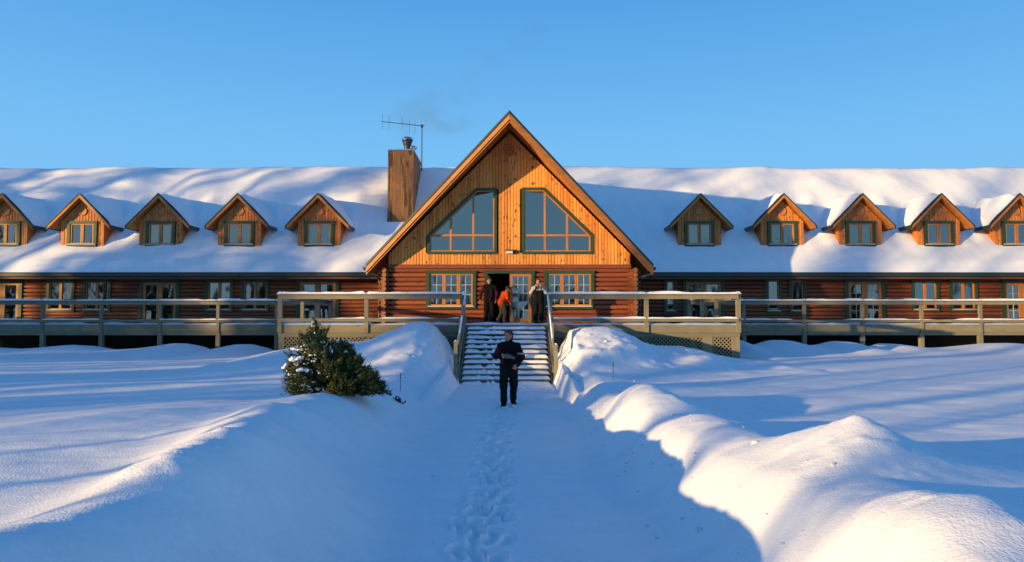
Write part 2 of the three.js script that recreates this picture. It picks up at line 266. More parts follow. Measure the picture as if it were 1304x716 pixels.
// openings as [x0,x1,y0,y1] outer edge of trim
const gWinL = [-3.57, -1.5, 2.42, 4.02], gWinR = [1.34, 3.42, 2.42, 4.02], gDoor = [-1.14, .94, DECK, 4.02];
const leftOpen = [['door', -26.3, -24.3, DECK, 4.02], ['pair', -23.1, -21.7, 2.38, 4.02], ['pair', -21.3, -19.9, 2.38, 4.02], ['door', -18.5, -16.49, DECK, 4.02], ['pair', -15.22, -13.82, 2.38, 4.02], ['pair', -13.46, -12.03, 2.38, 4.02], ['door', -10.71, -8.58, DECK, 4.05]];
const rightOpen = [['single', 7.53, 8.19, 2.33, 4.05], ['door', 8.47, 10.56, DECK, 4.05], ['single', 12.56, 13.39, 2.33, 4.08], ['single', 13.73, 14.59, 2.33, 4.08], ['door', 16.51, 18.51, DECK, 4.05], ['pair', 19.8, 21.2, 2.38, 4.02], ['pair', 21.7, 23.1, 2.38, 4.02], ['door', 24.3, 26.3, DECK, 4.02]];
function logWall(parent, x0, x1, y0, n, z, opens) {
  for (let k = 0; k < n; k++) {
    const a = y0 + k * CO, b = a + CO, mid = (a + b) / 2; let cuts = opens.filter((o) => mid > o[2] && mid < o[3]).sort((p, q) => p[0] - q[0]), x = x0;
    const put = (u, v) => { if (v - u > .03) mesh(parent, 'log', logGeo(u, v, a + .002, b - .002, z - .16, z + .03 + rr(-.004, .006)), pick(M.log)); };
    for (const o of cuts) { put(x, o[0] + .03); x = o[1] - .03; } put(x, x1);
  }
}
const frontWall = group(lodge, 'front_log_wall'), wingWall = group(lodge, 'wing_log_wall'), wingWall2 = group(lodge, 'wing_log_wall'), sideWall = group(lodge, 'side_log_wall'), sideWall2 = group(lodge, 'side_log_wall');
logWall(frontWall, -5.2, 5.0, DECK + .02, 12, ZG, [gWinL, gWinR, gDoor]);
logWall(wingWall, -32, -4.9, DECK - .17, 14, ZW, leftOpen.map((o) => o.slice(1)));
logWall(wingWall2, 4.7, 32, DECK - .17, 14, ZW, rightOpen.map((o) => o.slice(1)));
for (const [wall, x, s] of [[sideWall, -5.2, -1], [sideWall2, 5.0, 1]]) for (let k = 0; k < 12; k++) {
  const a = DECK + .02 + (k - .0) * CO, g = logGeo(.02, 5.9, a + .002, a + CO - .002, -.16, .03); g.rotateY(s * Math.PI / 2); g.translate(x - s * .02, 0, s > 0 ? ZG : ZW + .1); mesh(wall, 'log', g, pick(M.log));
  const r = .098, e = cyl([x + s * .1, a + CO / 2, ZG - .1], [x + s * .1, a + CO / 2, ZG + rr(.2, .3)], r, r, 12); mesh(wall, 'log_end', e, [pick(M.log), M.logEnd, M.logEnd]);
  const f = cyl([x - s * .05, a + CO / 2 + CO * .5, ZG - .06], [x + s * rr(.32, .4), a + CO / 2 + CO * .5, ZG - .06], r * .92, r * .92, 12); if (k < 11) mesh(wall, 'log_end', f, [pick(M.log), M.logEnd, M.logEnd]);
}
mesh(lodge, 'foundation_wall', box(-32, 32, -.2, DECK - .2, ZW - .3, ZW - .02), M.foundation);
mesh(lodge, 'foundation_wall', box(-5.1, 4.9, -.2, DECK - .02, ZW, ZG - .1), M.foundation);
mesh(lodge, 'sill_beam', box(-5.15, 4.95, 4.105, 4.27, ZG - .15, ZG + .075, 0), M.log[1]);

// vertical pine boards of the gable, cut round the two big windows
const gwL = { x0: -3.54, x1: -.63, y0: 4.7, y1: 5.5, xt: -1.51, yt: 7.48, slope: 1 }, gwR = { x0: .4, x1: 3.38, y0: 4.7, y1: 5.52, xt: 1.35, yt: 7.5, slope: -1 };
const gwTop = (w, x) => w.slope > 0 ? (x < w.xt ? lerp(w.y1, w.yt, (x - w.x0) / (w.xt - w.x0)) : w.yt) : (x > w.xt ? lerp(w.yt, w.y1, (x - w.xt) / (w.x1 - w.xt)) : w.yt);
const gableWall = group(lodge, 'gable_wall');
{
  const bw = .131;
  for (let x = -5.15; x < 4.9; x += bw) {
    const x1 = Math.min(x + bw - .002, 4.95), m = (x + x1) / 2, y0 = 4.27; const t0 = gableTop(x), t1 = gableTop(x1); if (Math.min(t0, t1) < y0 + .05) continue;
    const zf = ZG + .04 + rr(0, .003), w = [gwL, gwR].find((q) => x1 > q.x0 + .04 && x < q.x1 - .04), mat = pick(M.pine), split = x < GX && x1 > GX;
    const T = (u) => gableTop(u);
    if (w) {
      mesh(gableWall, 'gable_board', vboard(x, x1, y0, y0, w.y0 + .05, w.y0 + .05, ZG - .03, zf), mat);
      const xa = clamp(x, w.x0, w.x1), xb = clamp(x1, w.x0, w.x1); mesh(gableWall, 'gable_board', vboard(x, x1, gwTop(w, xa) - .05, gwTop(w, xb) - .05, T(x), T(x1), ZG - .03, zf), pick(M.pine));
    } else mesh(gableWall, 'gable_board', vboard(x, x1, y0, y0, split ? Math.min(t0, t1) + .06 : t0, split ? Math.min(t0, t1) + .06 : t1, ZG - .03, zf), mat);
  }
  mesh(gableWall, 'wall_backing', geoOf([-5.15, 4.2, ZG - .06, 4.95, 4.2, ZG - .06, GX, 9.7, ZG - .06], [0, 1, 2], [0, 0, 1, 0, .5, 1]), M.interior);
}
// big gable windows: green trim, warm wooden bars, five panes each
function gableWindow(w) {
  const win = group(lodge, 'gable_window'), z = ZG, t = .11, outline = w.slope > 0 ? [[w.x0, w.y0], [w.x1, w.y0], [w.x1, w.yt], [w.xt, w.yt], [w.x0, w.y1]] : [[w.x0, w.y0], [w.x1, w.y0], [w.x1, w.y1], [w.xt, w.yt], [w.x0, w.yt]];
  const inset = (k) => {                                       // outline moved inwards by k
    const n = outline.length; return outline.map((p, i) => {
      const a = outline[(i + n - 1) % n], b = outline[(i + 1) % n], u = [p[0] - a[0], p[1] - a[1]], v = [b[0] - p[0], b[1] - p[1]], lu = Math.hypot(...u), lv = Math.hypot(...v);
      const n1 = [-u[1] / lu, u[0] / lu], n2 = [-v[1] / lv, v[0] / lv], c = 1 + n1[0] * n2[0] + n1[1] * n2[1]; return [p[0] + k * (n1[0] + n2[0]) / c, p[1] + k * (n1[1] + n2[1]) / c];
    });
  };
  const ringPart = (name, k0, k1, zb, zf, mat) => { const A = inset(k0), B = inset(k1); A.forEach((p, i) => { const j = (i + 1) % A.length; mesh(win, name, hexa([[...A[i], zf], [...A[j], zf], [...B[j], zf], [...B[i], zf], [...A[i], zb], [...A[j], zb], [...B[j], zb], [...B[i], zb]]), mat); }); };
  ringPart('trim_board', 0, t, z - .02, z + .085, M.green); ringPart('frame_bar', t, t + .05, z - .04, z + .05, M.trimWood);
  const In = inset(t + .05), k = t + .05, yb = w.y0 + k, ybar = 5.49, tops = (x) => gwTop(w, x) - (gwTop(w, x + .001) === gwTop(w, x - .001) ? k : k * 1.42);
  const xm = w.slope > 0 ? [-2.56, -1.62] : [1.37, 2.3], xs = [w.x0 + k, ...xm, w.x1 - k];
  mesh(win, 'mullion', box(w.x0 + k, w.x1 - k, ybar - .04, ybar + .04, z - .045, z + .035, 0), M.trimWood);
  for (const x of xm) { mesh(win, 'mullion', box(x - .04, x + .04, yb, ybar - .04, z - .047, z + .032, 1), M.trimWood); mesh(win, 'mullion', box(x - .04, x + .04, ybar + .04, Math.min(tops(x - .04), tops(x + .04)) + .04, z - .047, z + .032, 1), M.trimWood); }
  for (let i = 0; i < 3; i++) {
    const a = xs[i], b = xs[i + 1], zp = z - .03, quad = (c) => geoOf(c.flatMap(([x, y]) => [x, y, zp]), c.length === 4 ? [0, 1, 2, 0, 2, 3] : [0, 1, 2], c.flatMap(([x, y]) => [x, y]));
    mesh(win, 'pane', quad([[a, yb], [b, yb], [b, ybar], [a, ybar]]), M.glass);
    const ta = Math.max(ybar + .001, tops(a + .002)), tb = Math.max(ybar + .001, tops(b - .002)); mesh(win, 'pane', quad([[a, ybar], [b, ybar], [b, tb], [a, ta]]), M.glass);
  }
}
gableWindow(gwL); gableWindow(gwR);

// casement windows and glazed doors; x0..y1 outer edge of the trim
function glazed(parent, name, x0, x1, y0, y1, z, { sashes = 2, cols = 2, rows = 3, door = false, trim = .13, bars = true, skip = -1, frame = .06 } = {}) {
  const win = group(parent, name), zf = z + .075, bt = door ? y0 : y0 + trim * .7;
  mesh(win, 'trim_board', box(x0 - .015, x1 + .015, y1 - trim, y1, z - .1, zf + .012, 0), M.green);
  mesh(win, 'trim_board', box(x0, x0 + trim, y0, y1 - trim, z - .1, zf, 1), M.green); mesh(win, 'trim_board', box(x1 - trim, x1, y0, y1 - trim, z - .1, zf, 1), M.green);
  if (!door) { mesh(win, 'trim_board', box(x0 + trim, x1 - trim, y0, y0 + trim * .7, z - .1, zf, 0), M.green); mesh(win, 'sill', box(x0 + trim * .6, x1 - trim * .6, bt, bt + .035, z - .02, zf + .04, 0), M.whitePaint); }
  const X0 = x0 + trim, X1 = x1 - trim, Y0 = bt + (door ? .03 : .035), Y1 = y1 - trim, W = (X1 - X0) / sashes;
  if (door) mesh(win, 'threshold', box(X0, X1, y0, y0 + .03, z - .14, z + .05, 0), M.trimWood);
  for (let s = 0; s < sashes; s++) {
    if (s === skip) continue;
    const a = X0 + s * W + .004, b = X0 + (s + 1) * W - .004, f = door ? frame * 1.7 : frame, fb = door ? .2 : frame, zb = z - .09, zs = z + .03;
    mesh(win, 'stile', box(a, a + f, Y0, Y1, zb, zs, 1), M.trimWood); mesh(win, 'stile', box(b - f, b, Y0, Y1, zb, zs, 1), M.trimWood);
    mesh(win, 'rail', box(a + f, b - f, Y1 - f, Y1, zb, zs - .003, 0), M.trimWood); mesh(win, 'rail', box(a + f, b - f, Y0, Y0 + fb, zb, zs - .003, 0), M.trimWood);
    const pa = a + f, pb = b - f, qa = Y0 + fb, qb = Y1 - f, cw = (pb - pa) / cols, rh = (qb - qa) / rows;
    for (let c = 0; c < cols; c++) for (let r = 0; r < rows; r++) { const u = pa + c * cw, v = qa + r * rh, tx = rr(-.0015, .0015), ty = rr(-.0015, .0015); mesh(win, 'pane', geoOf([u, v, z - .03 - tx, u + cw, v, z - .03 + tx + ty, u + cw, v + rh, z - .03 + ty, u, v + rh, z - .03], [0, 1, 2, 0, 2, 3], [u, v, u + cw, v, u + cw, v + rh, u, v + rh]), M.glass); }
    if (bars) { for (let c = 1; c < cols; c++) mesh(win, 'muntin', box(pa + c * cw - .008, pa + c * cw + .008, qa, qb, z - .045, z - .002, 1), M.whitePaint); for (let r = 1; r < rows; r++) mesh(win, 'muntin', box(pa, pb, qa + r * rh - .008, qa + r * rh + .008, z - .043, z - .006, 0), M.whitePaint); }
    if (door) { const k = s ? a + f * .5 : b - f * .5; mesh(win, 'door_handle', cyl([k, Y0 + .95, zs], [k, Y0 + .95, zs + .06], .022), M.steel); }
  }
  return win;
}
glazed(lodge, 'window', ...gWinL, ZG, { sashes: 3, cols: 2, rows: 3, frame: .065 });
glazed(lodge, 'window', ...gWinR, ZG, { sashes: 3, cols: 2, rows: 3, frame: .065 });
glazed(lodge, 'door', ...gDoor, ZG, { sashes: 2, cols: 3, rows: 5, door: true, skip: 0, frame: .07 });
for (const [k, ...o] of [...leftOpen, ...rightOpen]) {
  if (k === 'door') glazed(lodge, 'door', ...o, ZW, { sashes: 2, cols: 2, rows: 4, door: true, trim: .17, bars: o[0] > 15, frame: .08 });
  else glazed(lodge, 'window', ...o, ZW, { sashes: k === 'pair' ? 2 : 1, cols: 1, rows: 1, trim: .14, frame: .055 });
}
// the hall behind the open leaf
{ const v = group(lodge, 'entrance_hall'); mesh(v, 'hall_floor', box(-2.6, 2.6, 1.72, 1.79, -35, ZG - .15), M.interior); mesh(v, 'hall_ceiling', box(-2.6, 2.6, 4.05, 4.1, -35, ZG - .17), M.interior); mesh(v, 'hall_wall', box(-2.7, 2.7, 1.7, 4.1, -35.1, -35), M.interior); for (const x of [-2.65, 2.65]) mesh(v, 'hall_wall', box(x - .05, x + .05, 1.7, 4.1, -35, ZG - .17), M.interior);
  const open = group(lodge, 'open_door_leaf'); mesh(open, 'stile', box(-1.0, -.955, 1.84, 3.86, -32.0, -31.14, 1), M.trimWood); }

// gable roof with its prow: the ridge reaches out further than the eaves
{
  const A = [GX, 10.2, -29.2], ridgeBack = [GX, 10.2, -42.6], th = .2;
  for (const s of [-1, 1]) {
    const Ef = [GX + s * 5.9, 4.2, -30.55], Eb = [GX + s * 5.9, 4.2, -37.2], dn = (p, k) => [p[0], p[1] - k, p[2]];
    mesh(lodge, 'gable_roof', hexa([A, Ef, Eb, ridgeBack, dn(A, th), dn(Ef, th), dn(Eb, th), dn(ridgeBack, th)], 2), M.trimWood);
    const out = (p, k) => [p[0], p[1], p[2] + k];
    const rake = (name, k0, k1, z0, z1, mat, e = 0) => mesh(lodge, name, hexa([out(dn(A, k1), z1), out(dn(Ef, k1 - e), z1), out(dn(Ef, k0), z1), out(dn(A, k0), z1), out(dn(A, k1), z0), out(dn(Ef, k1 - e), z0), out(dn(Ef, k0), z0), out(dn(A, k0), z0)]), mat);
    rake('rake_board', .02, .29, .003, .05, M.trimWood); rake('rake_moulding', .22, .39, -.12, -.002, M.trimWood); rake('rake_edge', -.06, .055, -.05, .08, M.gutter);
    // soffit boards seen from below between rake and wall
    const up = sheet(60, 14, (u, v) => { const x = lerp(A[0], Ef[0], u), zf = lerp(A[2], Ef[2], u) - .1, zb = lerp(ridgeBack[2], Eb[2], u); return [x, lerp(10.2, 4.2, u) + .004 + (.07 + .05 * fbm(u * 7, v * 9, 3, 81 + s)) * ss(0, .04, u) * ss(1, .97, u) * (v < .001 ? .3 : 1), lerp(zf, zb, v)]; });
    mesh(lodge, 'gable_roof_snow', up, M.snow);
    mesh(lodge, 'gutter', beam([GX + s * 5.96, 4.08, -30.6], [GX + s * 5.96, 4.08, -36.2], .12, .12), M.gutter);
    const ds = new THREE.CatmullRomCurve3([[5.9, 4.02, -30.7], [5.85, 3.86, -30.75], [5.55, 3.75, -30.9], [5.42, 3.6, -31.0], [5.42, 2.6, -31.0], [5.42, 1.9, -31.0]].map(([x, y, z]) => new THREE.Vector3(GX + s * x, y, z)));
    mesh(lodge, 'downspout', new THREE.TubeGeometry(ds, 30, .035, 6), M.gutter);
  }
  const vent = group(lodge, 'round_vent'), vz = ZG + .05; const rg = new THREE.TorusGeometry(.235, .035, 8, 28); rg.translate(-.13, 9.14 - .07, vz + .01); mesh(vent, 'vent_ring', rg, M.trimWood);
  for (let k = -3; k <= 3; k++) { const w = Math.sqrt(.22 * .22 - (k * .062) ** 2); const b = box(-w, w, -.03, .03, -.006, .006, 0); b.rotateX(.7); b.translate(-.13, 9.07 + k * .062, vz + .004); mesh(vent, 'vent_slat', b, M.trimWood); }
  const fl = group(lodge, 'flood_light'); mesh(fl, 'lamp_housing', box(-.25, .03, 4.72, 4.83, ZG + .05, ZG + .2), M.whitePaint); mesh(fl, 'lamp_hood', box(-.27, .22, 4.83, 4.87, ZG + .045, ZG + .24), M.darkMetal); mesh(fl, 'lamp_bracket', box(.05, .2, 4.74, 4.83, ZG + .05, ZG + .12), M.darkMetal);
}
// main roof
const EAVE = [-36, 4.22], RIDGE = [-43, 10.5], roofY = (z) => lerp(EAVE[1], RIDGE[1], (z - EAVE[0]) / (RIDGE[0] - EAVE[0]));
const dormerX = [-25.4, -21.55, -17.62, -13.67, -9.67, 9.4, 13.55, 17.47, 21.4, 25.3];
{
  mesh(lodge, 'main_roof', hexa([[-33, ...[EAVE[1], EAVE[0]]], [33, EAVE[1], EAVE[0]], [33, RIDGE[1], RIDGE[0]], [-33, RIDGE[1], RIDGE[0]], [-33, EAVE[1] - .18, EAVE[0]], [33, EAVE[1] - .18, EAVE[0]], [33, RIDGE[1] - .18, RIDGE[0]], [-33, RIDGE[1] - .18, RIDGE[0]]]), M.shingle);
  mesh(lodge, 'main_roof', hexa([[-33, RIDGE[1], RIDGE[0]], [33, RIDGE[1], RIDGE[0]], [33, 4.2, -50], [-33, 4.2, -50], [-33, RIDGE[1] - .18, RIDGE[0]], [33, RIDGE[1] - .18, RIDGE[0]], [33, 4.02, -50], [-33, 4.02, -50]]), M.shingle);
  mesh(lodge, 'back_wall', box(-32, 32, 0, 4.1, -49.3, -49), M.log[0]);
  for (const x of [-32, 32]) mesh(lodge, 'end_wall', hexa([[x - .1, 0, ZW], [x + .1, 0, ZW], [x + .1, 4.9, ZW], [x - .1, 4.9, ZW], [x - .1, 0, -49], [x + .1, 0, -49], [x + .1, 4.9, -49], [x - .1, 4.9, -49]]), M.log[0]);
  for (const [a, b] of [[-33, -6.1], [5.9, 33]]) {
    mesh(lodge, 'eave_gutter', box(a, b, EAVE[1] - .13, EAVE[1] + .02, EAVE[0] + .0, EAVE[0] + .12), M.gutter); mesh(lodge, 'eave_board', box(a, b, EAVE[1] - .24, EAVE[1] - .09, EAVE[0] - .06, EAVE[0] - .002, 0), M.log[1]);
    mesh(lodge, 'soffit', box(a, b, EAVE[1] - .22, EAVE[1] - .19, ZW - .05, EAVE[0] - .06, 0), M.log[1]);
  }
  { const a = -33, b = 33;
    const n = Math.round((b - a) / .14), snow = sheet(n, 64, (u, v) => {
      const x = lerp(a, b, u), s = v * 1.06, z = lerp(EAVE[0] + .05, RIDGE[0], Math.min(1, s)), e = ss(0, .05, s); let t = .1 + .2 * e + .1 * ss(.3, .9, s) + fbm(x * .35, s * 3.2, 4, 61) * .22 * e + fbm(x * 1.6, s * 12, 2, 63) * .02 * e;
      for (const q of dormerX) { const dz = z + 37.2; t += .22 * Math.exp(-((Math.abs(x - q) - 1.35) ** 2) / .25) * ss(.6, -1.2, dz) * ss(-4.2, -1.8, dz) + .25 * Math.exp(-((x - q) ** 2) / 1.6) * ss(-2.6, -3.6, dz) * ss(-6, -4.2, dz) + .06 * Math.exp(-((x - q) ** 2) / 2) * ss(-.4, .2, dz) * ss(1, .3, dz); }
      let y = roofY(z) + t * 1.25 - .02 * Math.abs(x) / 33 - (s > 1 ? (s - 1) * 9 : 0); const over = Math.max(0, s - 1) * 7; return [x, y - .1 * ss(.94, 1, s), z - over];
    }); mesh(lodge, 'roof_snow', snow, M.snow);
  }
}
// dormers
function makeDormer() {
  const g = new THREE.Group(); g.name = 'dormer'; const wall = (x) => 2.62 - 1.02 * Math.abs(x), bw = .149;
  for (let i = 0; i < 14; i++) { const x = -1.04 + i * bw, x1 = Math.min(1.04, x + bw - .002), win = x1 > -.66 && x < .66; const mat = pick(M.dormerPine), mid = x < 0 && x1 > .001 ? Math.min(wall(x), wall(x1)) + .05 : 0;
    if (win) { mesh(g, 'dormer_board', vboard(x, x1, -.25, -.25, .3, .3, -.06, 0), mat); mesh(g, 'dormer_board', vboard(x, x1, 1.45, 1.45, mid || wall(x), mid || wall(x1), -.06, 0), mat); } else mesh(g, 'dormer_board', vboard(x, x1, -.25, -.25, wall(x), wall(x1), -.06, 0), mat); }
  for (const s of [-1, 1]) for (let k = 0; k < 9; k++) { const a = -.005 - k * .27; mesh(g, 'cheek_board', box(s * 1.045 - .03, s * 1.045 + .03, -.25, 1.56, a - .262, a, 1), pick(M.dormerPine)); }
  // window
  const t = .13; mesh(g, 'trim_board', box(-.76, .76, 1.4, 1.53, -.05, .07, 0), M.green); mesh(g, 'trim_board', box(-.74, .74, .22, .34, -.05, .06, 0), M.green); for (const s of [-1, 1]) mesh(g, 'trim_board', box(s * .665 - .075, s * .665 + .075, .34, 1.4, -.05, .06, 1), M.green);
  mesh(g, 'sill', box(-.7, .7, .34, .375, -.03, .1, 0), M.whitePaint);
  for (const s of [-1, 1]) { const a = s < 0 ? -.588 : .004, b = a + .584, f = .075; mesh(g, 'stile', box(a, a + f, .376, 1.4, -.05, .03, 1), M.trimWood); mesh(g, 'stile', box(b - f, b, .376, 1.4, -.05, .03, 1), M.trimWood); mesh(g, 'rail', box(a + f, b - f, 1.34, 1.4, -.05, .027, 0), M.trimWood); mesh(g, 'rail', box(a + f, b - f, .376, .43, -.05, .027, 0), M.trimWood);
    mesh(g, 'pane', geoOf([a + f, .43, -.02, b - f, .43, -.018 - s * .004, b - f, 1.34, -.02, a + f, 1.34, -.022], [0, 1, 2, 0, 2, 3], [a, 0, b, 0, b, 1, a, 1]), M.glass); }
  const rg = new THREE.TorusGeometry(.19, .03, 6, 20); rg.translate(0, 2.02, .02); mesh(g, 'vent_ring', rg, M.trimWood); const dk = new THREE.CircleGeometry(.19, 20); dk.translate(0, 2.02, .012); mesh(g, 'vent_plate', dk, M.trimWood);
  // roof
  const zf = .34, zb = -3.5;
  for (const s of [-1, 1]) {
    const A = [0, 2.86], E = [s * 1.57, 2.86 - 1.57 * 1.02], h = (p, k, z) => [p[0], p[1] - k, z];
    mesh(g, 'dormer_roof', hexa([h(A, 0, zf), h(E, 0, zf), h(E, 0, zb), h(A, 0, zb), h(A, .15, zf), h(E, .15, zf), h(E, .15, zb), h(A, .15, zb)], 2), M.trimWood);
    mesh(g, 'rake_board', hexa([h(A, .2, zf + .04), h(E, .2, zf + .04), h(E, .01, zf + .04), h(A, .01, zf + .04), h(A, .2, zf + .002), h(E, .2, zf + .002), h(E, .01, zf + .002), h(A, .01, zf + .002)]), M.trimWood);
    mesh(g, 'rake_edge', hexa([h(A, .035, zf + .06), h(E, .035, zf + .06), h(E, -.03, zf + .06), h(A, -.03, zf + .06), h(A, .035, zf - .05), h(E, .035, zf - .05), h(E, -.03, zf - .05), h(A, -.03, zf - .05)]), M.gutter);
    mesh(g, 'eave_edge', box(s * 1.57 - .035, s * 1.57 + .035, 1.1, 1.275, zb, zf + .05), M.gutter);
  }
  return g;
}
{
  dormerX.forEach((x, i) => {
    const d = makeDormer(); d.position.set(x, 5.42, -37.2); lodge.add(d);
    d.add(new THREE.Mesh(sheet(26, 30, (u, v) => { const a = (u - .5) * 3.16, z = lerp(.3, -3.6, v), r = Math.sqrt(a * a + .012), n = fbm(a * 1.3 + i * 7, z * 1.1, 3, 91); const t = (.05 + .17 * ss(0, .2, v) + .12 * n + .1 * ss(.3, .8, v)) * ss(1.58, 1.42, Math.abs(a)); return [a, 2.87 - 1.02 * (r - .05) + t - .015, z]; }), M.snow)); const s = d.children[d.children.length - 1]; s.name = 'dormer_snow'; s.castShadow = s.receiveShadow = true;
  });
}
// chimney clad in weathered boards
{
  const c = group(lodge, 'chimney'), x0 = -6.49, x1 = -5.22, z0 = -42.2, z1 = -38.8, top = 10.9;
  for (let i = 0; i < 6; i++) { const w = (x1 - x0) / 6, a = x0 + i * w; mesh(c, 'chimney_board', vboard(a, a + w - .003, 6.3, 6.3, top, top, z1 - .06, z1 + rr(0, .005), .005), pick(M.chimney)); }
  for (const s of [-1, 1]) for (let i = 0; i < 14; i++) { const w = (z1 - z0 - .06) / 14, a = z0 + i * w, X = s < 0 ? x0 : x1; mesh(c, 'chimney_board', box(X - .03 - s * .032, X + .03 - s * .032, 6.3, top, a, a + w - .003, 1), pick(M.chimney)); }
  for (const X of [x0, x1]) mesh(c, 'corner_board', box(X - .035, X + .035, 6.3, top, z1 + .006, z1 + .03, 1), M.chimney[1]);
  mesh(c, 'chimney_cap', box(x0 - .06, x1 + .06, top, top + .06, z0 - .06, z1 + .07), M.steel);
  mesh(c, 'chimney_snow', sheet(14, 24, (u, v) => { const e = Math.min(1, Math.min(u, 1 - u) * 8, Math.min(v, 1 - v) * 14); return [lerp(x0 - .03, x1 + .03, u), top + .06 + (.07 + .05 * fbm(u * 3, v * 6, 2, 5)) * Math.sqrt(Math.max(0, e)), lerp(z1 + .04, z0, v)]; }), M.snow);
  const lathe = (pts, x, z) => { const g = new THREE.LatheGeometry(pts.map(([r, y]) => new THREE.Vector2(r, y)), 20); g.translate(x, top + .04, z); return g; };
  mesh(c, 'flue_pipe', lathe([[.17, 0], [.17, .42], [.2, .42], [.25, .62], [.25, .66], [.29, .67], [.29, .74], [.2, .84], [.02, .88]], -5.64, -39.7), M.darkMetal); mesh(c, 'flue_cap', lathe([[.3, .74], [.3, .79], [.2, .89], [.01, .93]], -5.64, -39.7), M.steel);
  mesh(c, 'flue_pipe', lathe([[.13, 0], [.13, .5], [.2, .55], [.2, .6], [.23, .61], [.23, .67], [.1, .74], [.01, .76]], -5.52, -41.0), M.steel);
}

// ------------------------------------------------------------------ the deck with its railings
const deck = thing('timber_deck', 'weathered grey green timber deck with snow topped railings round the lodge front', 'deck', [0, 0, 0]);
const PL = -7.98, PR = 7.79, ZP = -25.5, ZR = -33;
let snowSeed = 3;
{
  const dm = () => pick(M.deck);
  mesh(deck, 'deck_floor', box(PL, PR, 1.72, 1.775, ZG + .05, ZP - .045, 0), M.deck[0]);
  for (const [a, b] of [[PL, -5.75], [5.5, PR]]) mesh(deck, 'deck_floor', box(a, b, 1.72, 1.776, ZW, ZG + .05, 2), M.deck[1]);
  for (const [a, b] of [[-32, PL], [PR, 32]]) mesh(deck, 'deck_floor', box(a, b, 1.72, 1.774, ZW, ZR - .045, 0), M.deck[0]);
  const floorSnow = (x0, x1, z0, z1, k) => mesh(deck, 'deck_snow', sheet(Math.round((x1 - x0) / .16), Math.round((z1 - z0) / .2), (u, v) => { const x = lerp(x0, x1, u), z = lerp(z1, z0, v), e = Math.min(1, (z1 - z) / .06 + .0), n = fbm(x * 1.3, z * 1.1, 3, k) * .16 + fbm(x * 4, z * 3, 2, k + 1) * .05, edge = Math.exp(-((z1 - z - .12) ** 2) / .06); const foot = 1 - Math.exp(-((x + .3) ** 2) / 3) * ss(-27, -29, z); return [x, 1.772 + Math.max(-.01, (.02 + n * .8 + edge * (.055 + n * .35)) * Math.sqrt(Math.max(0, e)) * foot), z]; }), M.snow);
  floorSnow(PL + .04, PR - .04, ZG + .06, ZP + .02, 101); floorSnow(-32, PL, ZW + .1, ZR + .02, 103); floorSnow(PR, 32, ZW + .1, ZR + .02, 105); floorSnow(PL, -5.8, ZW + .1, ZG, 107); floorSnow(5.6, PR, ZW + .1, ZG, 109);

  const post = (x, z, y0, y1, s = .07) => mesh(deck, 'railing_post', box(x - s, x + s, y0, y1, z - s, z + s, 1), dm());
  const rail = (a, b, y, h, name, t, gaps) => { const r = mesh(deck, name, beam([a[0], y - h / 2, a[1]], [b[0], y - h / 2, b[1]], .05, h), dm()); if (name === 'top_rail') mesh(r, 'cap_board', beam([a[0], y + .02, a[1]], [b[0], y + .02, b[1]], .15, .038), dm()); const yt = y + (name === 'top_rail' ? .039 : 0); mesh(r, 'rail_snow', snowStrip([a[0], yt, a[1]], [b[0], yt, b[1]], name === 'top_rail' ? .15 : .075, t, snowSeed += 7, { gaps, lump: .7 }), M.snow); };
  const line = (pts, z, off = 0) => { for (const [a, b] of pts) { rail([a, z], [b, z], 2.79, .14, 'top_rail', .075, .04); rail([a, z], [b, z], 1.99, .11, 'bottom_rail', .05, .2); } };
  line([[-7.9, -4.97], [-4.97, -1.7], [1.33, 4.59], [4.59, 7.72]], ZP + .09);
  for (const x of [-7.92, -4.97, -1.66, 1.29, 4.59, 7.73]) { post(x, ZP, 1.5, 2.785); mesh(deck, 'post_snow', snowStrip([x - .1, 2.83, ZP + .04], [x + .1, 2.83, ZP + .04], .16, .09, snowSeed += 3, { step: .02 }), M.snow); }
  for (const [x, s] of [[-7.92, -1], [7.73, 1]]) {
    for (const z of [-28.2, -30.4, -32.6]) post(x, z, 1.5, 2.76, .06);
    for (const [a, b] of [[-25.6, -28.2], [-28.2, -30.4], [-30.4, -32.9]]) { rail([x + s * .09, a], [x + s * .09, b], 2.79, .14, 'top_rail', .07, .12); rail([x + s * .09, a], [x + s * .09, b], 1.99, .11, 'bottom_rail', .03, .4); }
  }
  const wl = [-31.2, -28.6, -26, -23.35, -20.75, -18.15, -15.56, -12.99, -10.4, -8.05], wr = [7.9, 10.25, 12.92, 15.49, 18.1, 20.7, 23.3, 25.9, 28.5, 31.1];
  for (const w of [wl, wr]) { for (let i = 0; i + 1 < w.length; i++) line([[w[i], w[i + 1]]], ZR + .09); for (const x of w) { post(x, ZR, 1.42, 2.785, .065); mesh(deck, 'support_post', box(x - .09, x + .09, -.3, 1.42, ZR - .16, ZR + .02, 1), dm()); mesh(deck, 'post_snow', snowStrip([x - .08, 2.83, ZR + .05], [x + .08, 2.83, ZR + .05], .15, .07, snowSeed += 3, { step: .02 }), M.snow); } }
  // fascia boards, one length per bay, with a beam below
  const fascia = (a, b, z, y0, y1, yb) => { mesh(deck, 'fascia_board', box(a + .004, b - .004, y0, y1, z - .04, z + .015, 0), dm()); mesh(deck, 'rim_beam', box(a, b, yb, y0 - .006, z - .09, z - .02, 0), dm()); };
  for (const [a, b] of [[PL, -4.97], [-4.97, -1.6], [-1.6, 1.23], [1.23, 4.59], [4.59, PR]]) fascia(a, b, ZP, 1.5, 1.772, 1.36);
  for (const w of [wl, wr]) for (let i = 0; i + 1 < w.length; i++) fascia(w[i], w[i + 1], ZR, 1.45, 1.772, 1.3);
